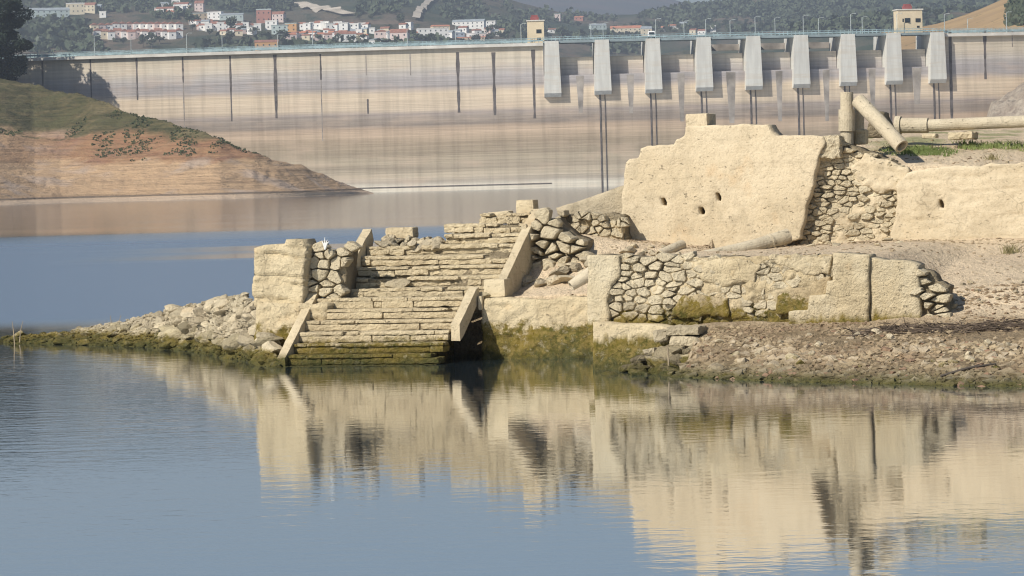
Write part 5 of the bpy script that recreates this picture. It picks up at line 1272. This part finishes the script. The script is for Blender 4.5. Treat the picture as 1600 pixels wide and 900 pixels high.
# tapering pipe at the foot of the big wall
cp = [(1080, 403, 3.2), (1110, 397.5, 3.45), (1145, 391.5, 3.75), (1180, 384, 4.05), (1205, 377, 4.3), (1232, 368.5, 4.5)]
ptl = [PW(x, y, w) for x, y, w in cp]
pipe('bent_pipe', ptl, [.075, .085, .10, .112, .12, .125], 'bent tapering pipe lying at the foot of the big plastered wall', collars=[(ptl[4].lerp(ptl[3], .12), ptl[4], .133)])
pipe('pipe_stub', [PW(1066, 382, 4.2), PW(1030, 398, 3.6)], 7.5 / 94., 'short broken pipe left of the bent tapering pipe')
pipe('pipe_end', [PW(892, 447, -.6 + 2.), PW(926, 425, 1.6)], [8 / 97., 11 / 97.], 'pipe end poking out left of the white plaster corner')

# ================================================================== PLANTS, STICKS, DEBRIS
M['grass_g'] = leafm('fresh_grass', (.11, .16, .045), (.22, .25, .09)); M['drybush'] = simple('dry_bush', (.22, .19, .09), scale=5)
def blades(name, pts, n, h, mat, label, cat, spread, kind=None, sd=1, group=None, lean=.4, wd_=.006):
    rnd = random.Random(sd); V = []; Fc = []
    for P in pts:
        for _ in range(n):
            p = Vector(P) + Vector((rnd.gauss(0, spread), rnd.gauss(0, spread), 0)); hh = h * rnd.uniform(.5, 1.1); d = Vector((rnd.gauss(0, lean), rnd.gauss(0, lean), 1)); sgn = Vector((wd_, 0, 0)) * rnd.uniform(.7, 1.4); k = len(V)
            m1 = p + d * hh * .55; t_ = p + Vector((d.x * 1.5, d.y * 1.5, 1)) * hh; V += [p - sgn, p + sgn, m1 + sgn * .7, m1 - sgn * .7, t_]; Fc += [(k, k + 1, k + 2, k + 3), (k + 3, k + 2, k + 4)]
    o = mk(name, V, Fc, M[mat]); tag(o, label, cat, group, kind); return o
def gp(x, y):
    h = GB.ray_cast(CAM, ray(x, y).normalized(), 200); return h[0]
def gw(x, w):
    u, _ = L(x, 260, w); p = G(u, w, 0); z = drop(GB, p.x, p.y); return Vector((p.x, p.y, z or 3.2))
rg = random.Random(3)
blades('grass', [gw(rg.gauss(1440, 24), rg.uniform(6.6, 7.6)) for _ in range(80)], 12, .09, 'grass_g', 'fresh green grass below the collar of the long horizontal pipe', 'grass', .05, 'stuff', 1)
blades('grass', [gw(rg.uniform(1500, 1640), rg.uniform(7.6, 8.6)) for _ in range(90)], 10, .10, 'grass_g', 'fresh green grass under the right end of the long horizontal pipe', 'grass', .05, 'stuff', 2)
p = gp(1580, 396)
if p: blades('dry_bush', [p], 60, .17, 'drybush', 'small dry bush alone on the silt terrace at the right', 'bush', .07, None, 3)
p = gp(1505, 226) or gw(1505, 6.2)
blades('dry_bush', [gw(1548, 6.3)], 40, .12, 'drybush', 'dry grey tuft on the upper terrace above the right wall', 'bush', .07, None, 4)
# reeds in the water
for x, y0, y1, lb in ((30, 537, 497, 'two thin bleached stalks standing in the water at the tip of the spit'), (183, 524, 488, 'bleached stalk sticking up from the middle of the spit')):
    P = atZ(x, y0, 0.0); s = P.y / F; mb = MB()
    for dx, lean in ((0, 7), (-7, -3)): 
        a = P + Vector((dx * s, 0, -.05)); mb.tube([a, a + Vector((lean * .4 * s, 0, (y0 - y1) * s * .6)), a + Vector((lean * s, 0, (y0 - y1) * s))], [.012, .009, .004], 6)
    tag(mb.build('reed', M['twig']), lb, 'reed')
P = PW(508, 390, 1.3); mb = MB()
for a in (-.05, 0, .04, .07): mb.tube([P, P + Vector((a * .5, 0, .10)), P + Vector((a, 0, .2 - abs(a)))], [.012, .012, .003], 5)
M['palew'] = simple('bleached_stalk', (.70, .70, .66), var=.05); tag(mb.build('dry_stalk', M['palew']), 'pale dry stalk on the rubble between the left wall stump and the stairs', 'plant')
# stick upright in front of the rock pile
mb = MB(); a = PW(1046, 604, -3.4); mb.tube([Vector((a.x, a.y, -.1)), Vector((a.x - .005, a.y, .22)), Vector((a.x - .015, a.y, .42))], [.014, .012, .008], 6); tag(mb.build('upright_stick', M['twig']), 'thin stick standing upright in the water before the rock pile', 'stick')
a, b = gp(1470, 590), gp(1556, 574)
if a and b:
    mb = MB(); m_ = a.lerp(b, .5) + Vector((0, 0, .06)); mb.tube([a + Vector((0, 0, .02)), m_, b + Vector((0, 0, .05))], [.018, .02, .012], 7)
    mb.tube([m_, m_ + (b - a).normalized() * .25 + Vector((0, .15, .02))], [.01, .005], 5); tag(mb.build('driftwood_branch', M['bark']), 'long dark branch lying on the gravel at the lower right shore', 'branch')
# line of dark driftwood left by the falling water
V = MB(); rg = random.Random(9)
for _ in range(520):
    x = rg.uniform(1330, 1640); y = np.interp(x, [1330, 1380, 1500, 1640], [524, 516, 514, 508]) + rg.gauss(0, 4 if x > 1390 else 2); p = gp(x, y)
    if p is None: continue
    d = Vector((rg.gauss(0, 1), rg.gauss(0, .5), rg.gauss(0, .08))).normalized(); l = rg.uniform(.05, .28); V.tube([p + Vector((0, 0, .015)), p + d * l + Vector((0, 0, .03))], [rg.uniform(.005, .014), .003], 4)
M['drift'] = simple('dark_driftwood', (.12, .09, .065), scale=6, var=.4)
o = V.build('driftwood', M['drift'], loc=(0, 0, 0)); tag(o, 'dark band of twigs and driftwood along the slope', 'driftwood', kind='stuff')

# ================================================================== HAZE
mb = MB(); mb.hexa([(-6500, -80, -80), (6500, -80, -80), (6500, 11500, -80), (-6500, 11500, -80), (-6500, -80, 720), (6500, -80, 720), (6500, 11500, 720), (-6500, 11500, 720)])
hm = bpy.data.materials.new('haze'); hm.use_nodes = True; n = hm.node_tree; n.nodes.remove(n.nodes['Principled BSDF'])
v = n.nodes.new('ShaderNodeVolumePrincipled'); v.inputs['Color'].default_value = (.80, .88, 1., 1); v.inputs['Density'].default_value = .00013; v.inputs['Anisotropy'].default_value = .2
n.links.new(v.outputs[0], n.nodes['Material Output'].inputs['Volume'])
hz = mb.build('haze', hm, loc=(0, 0, 0)); tag(hz, 'thin blue haze over the reservoir', 'haze', kind='stuff')
for o in bpy.data.objects:
    if '_w' in o: del o['_w']
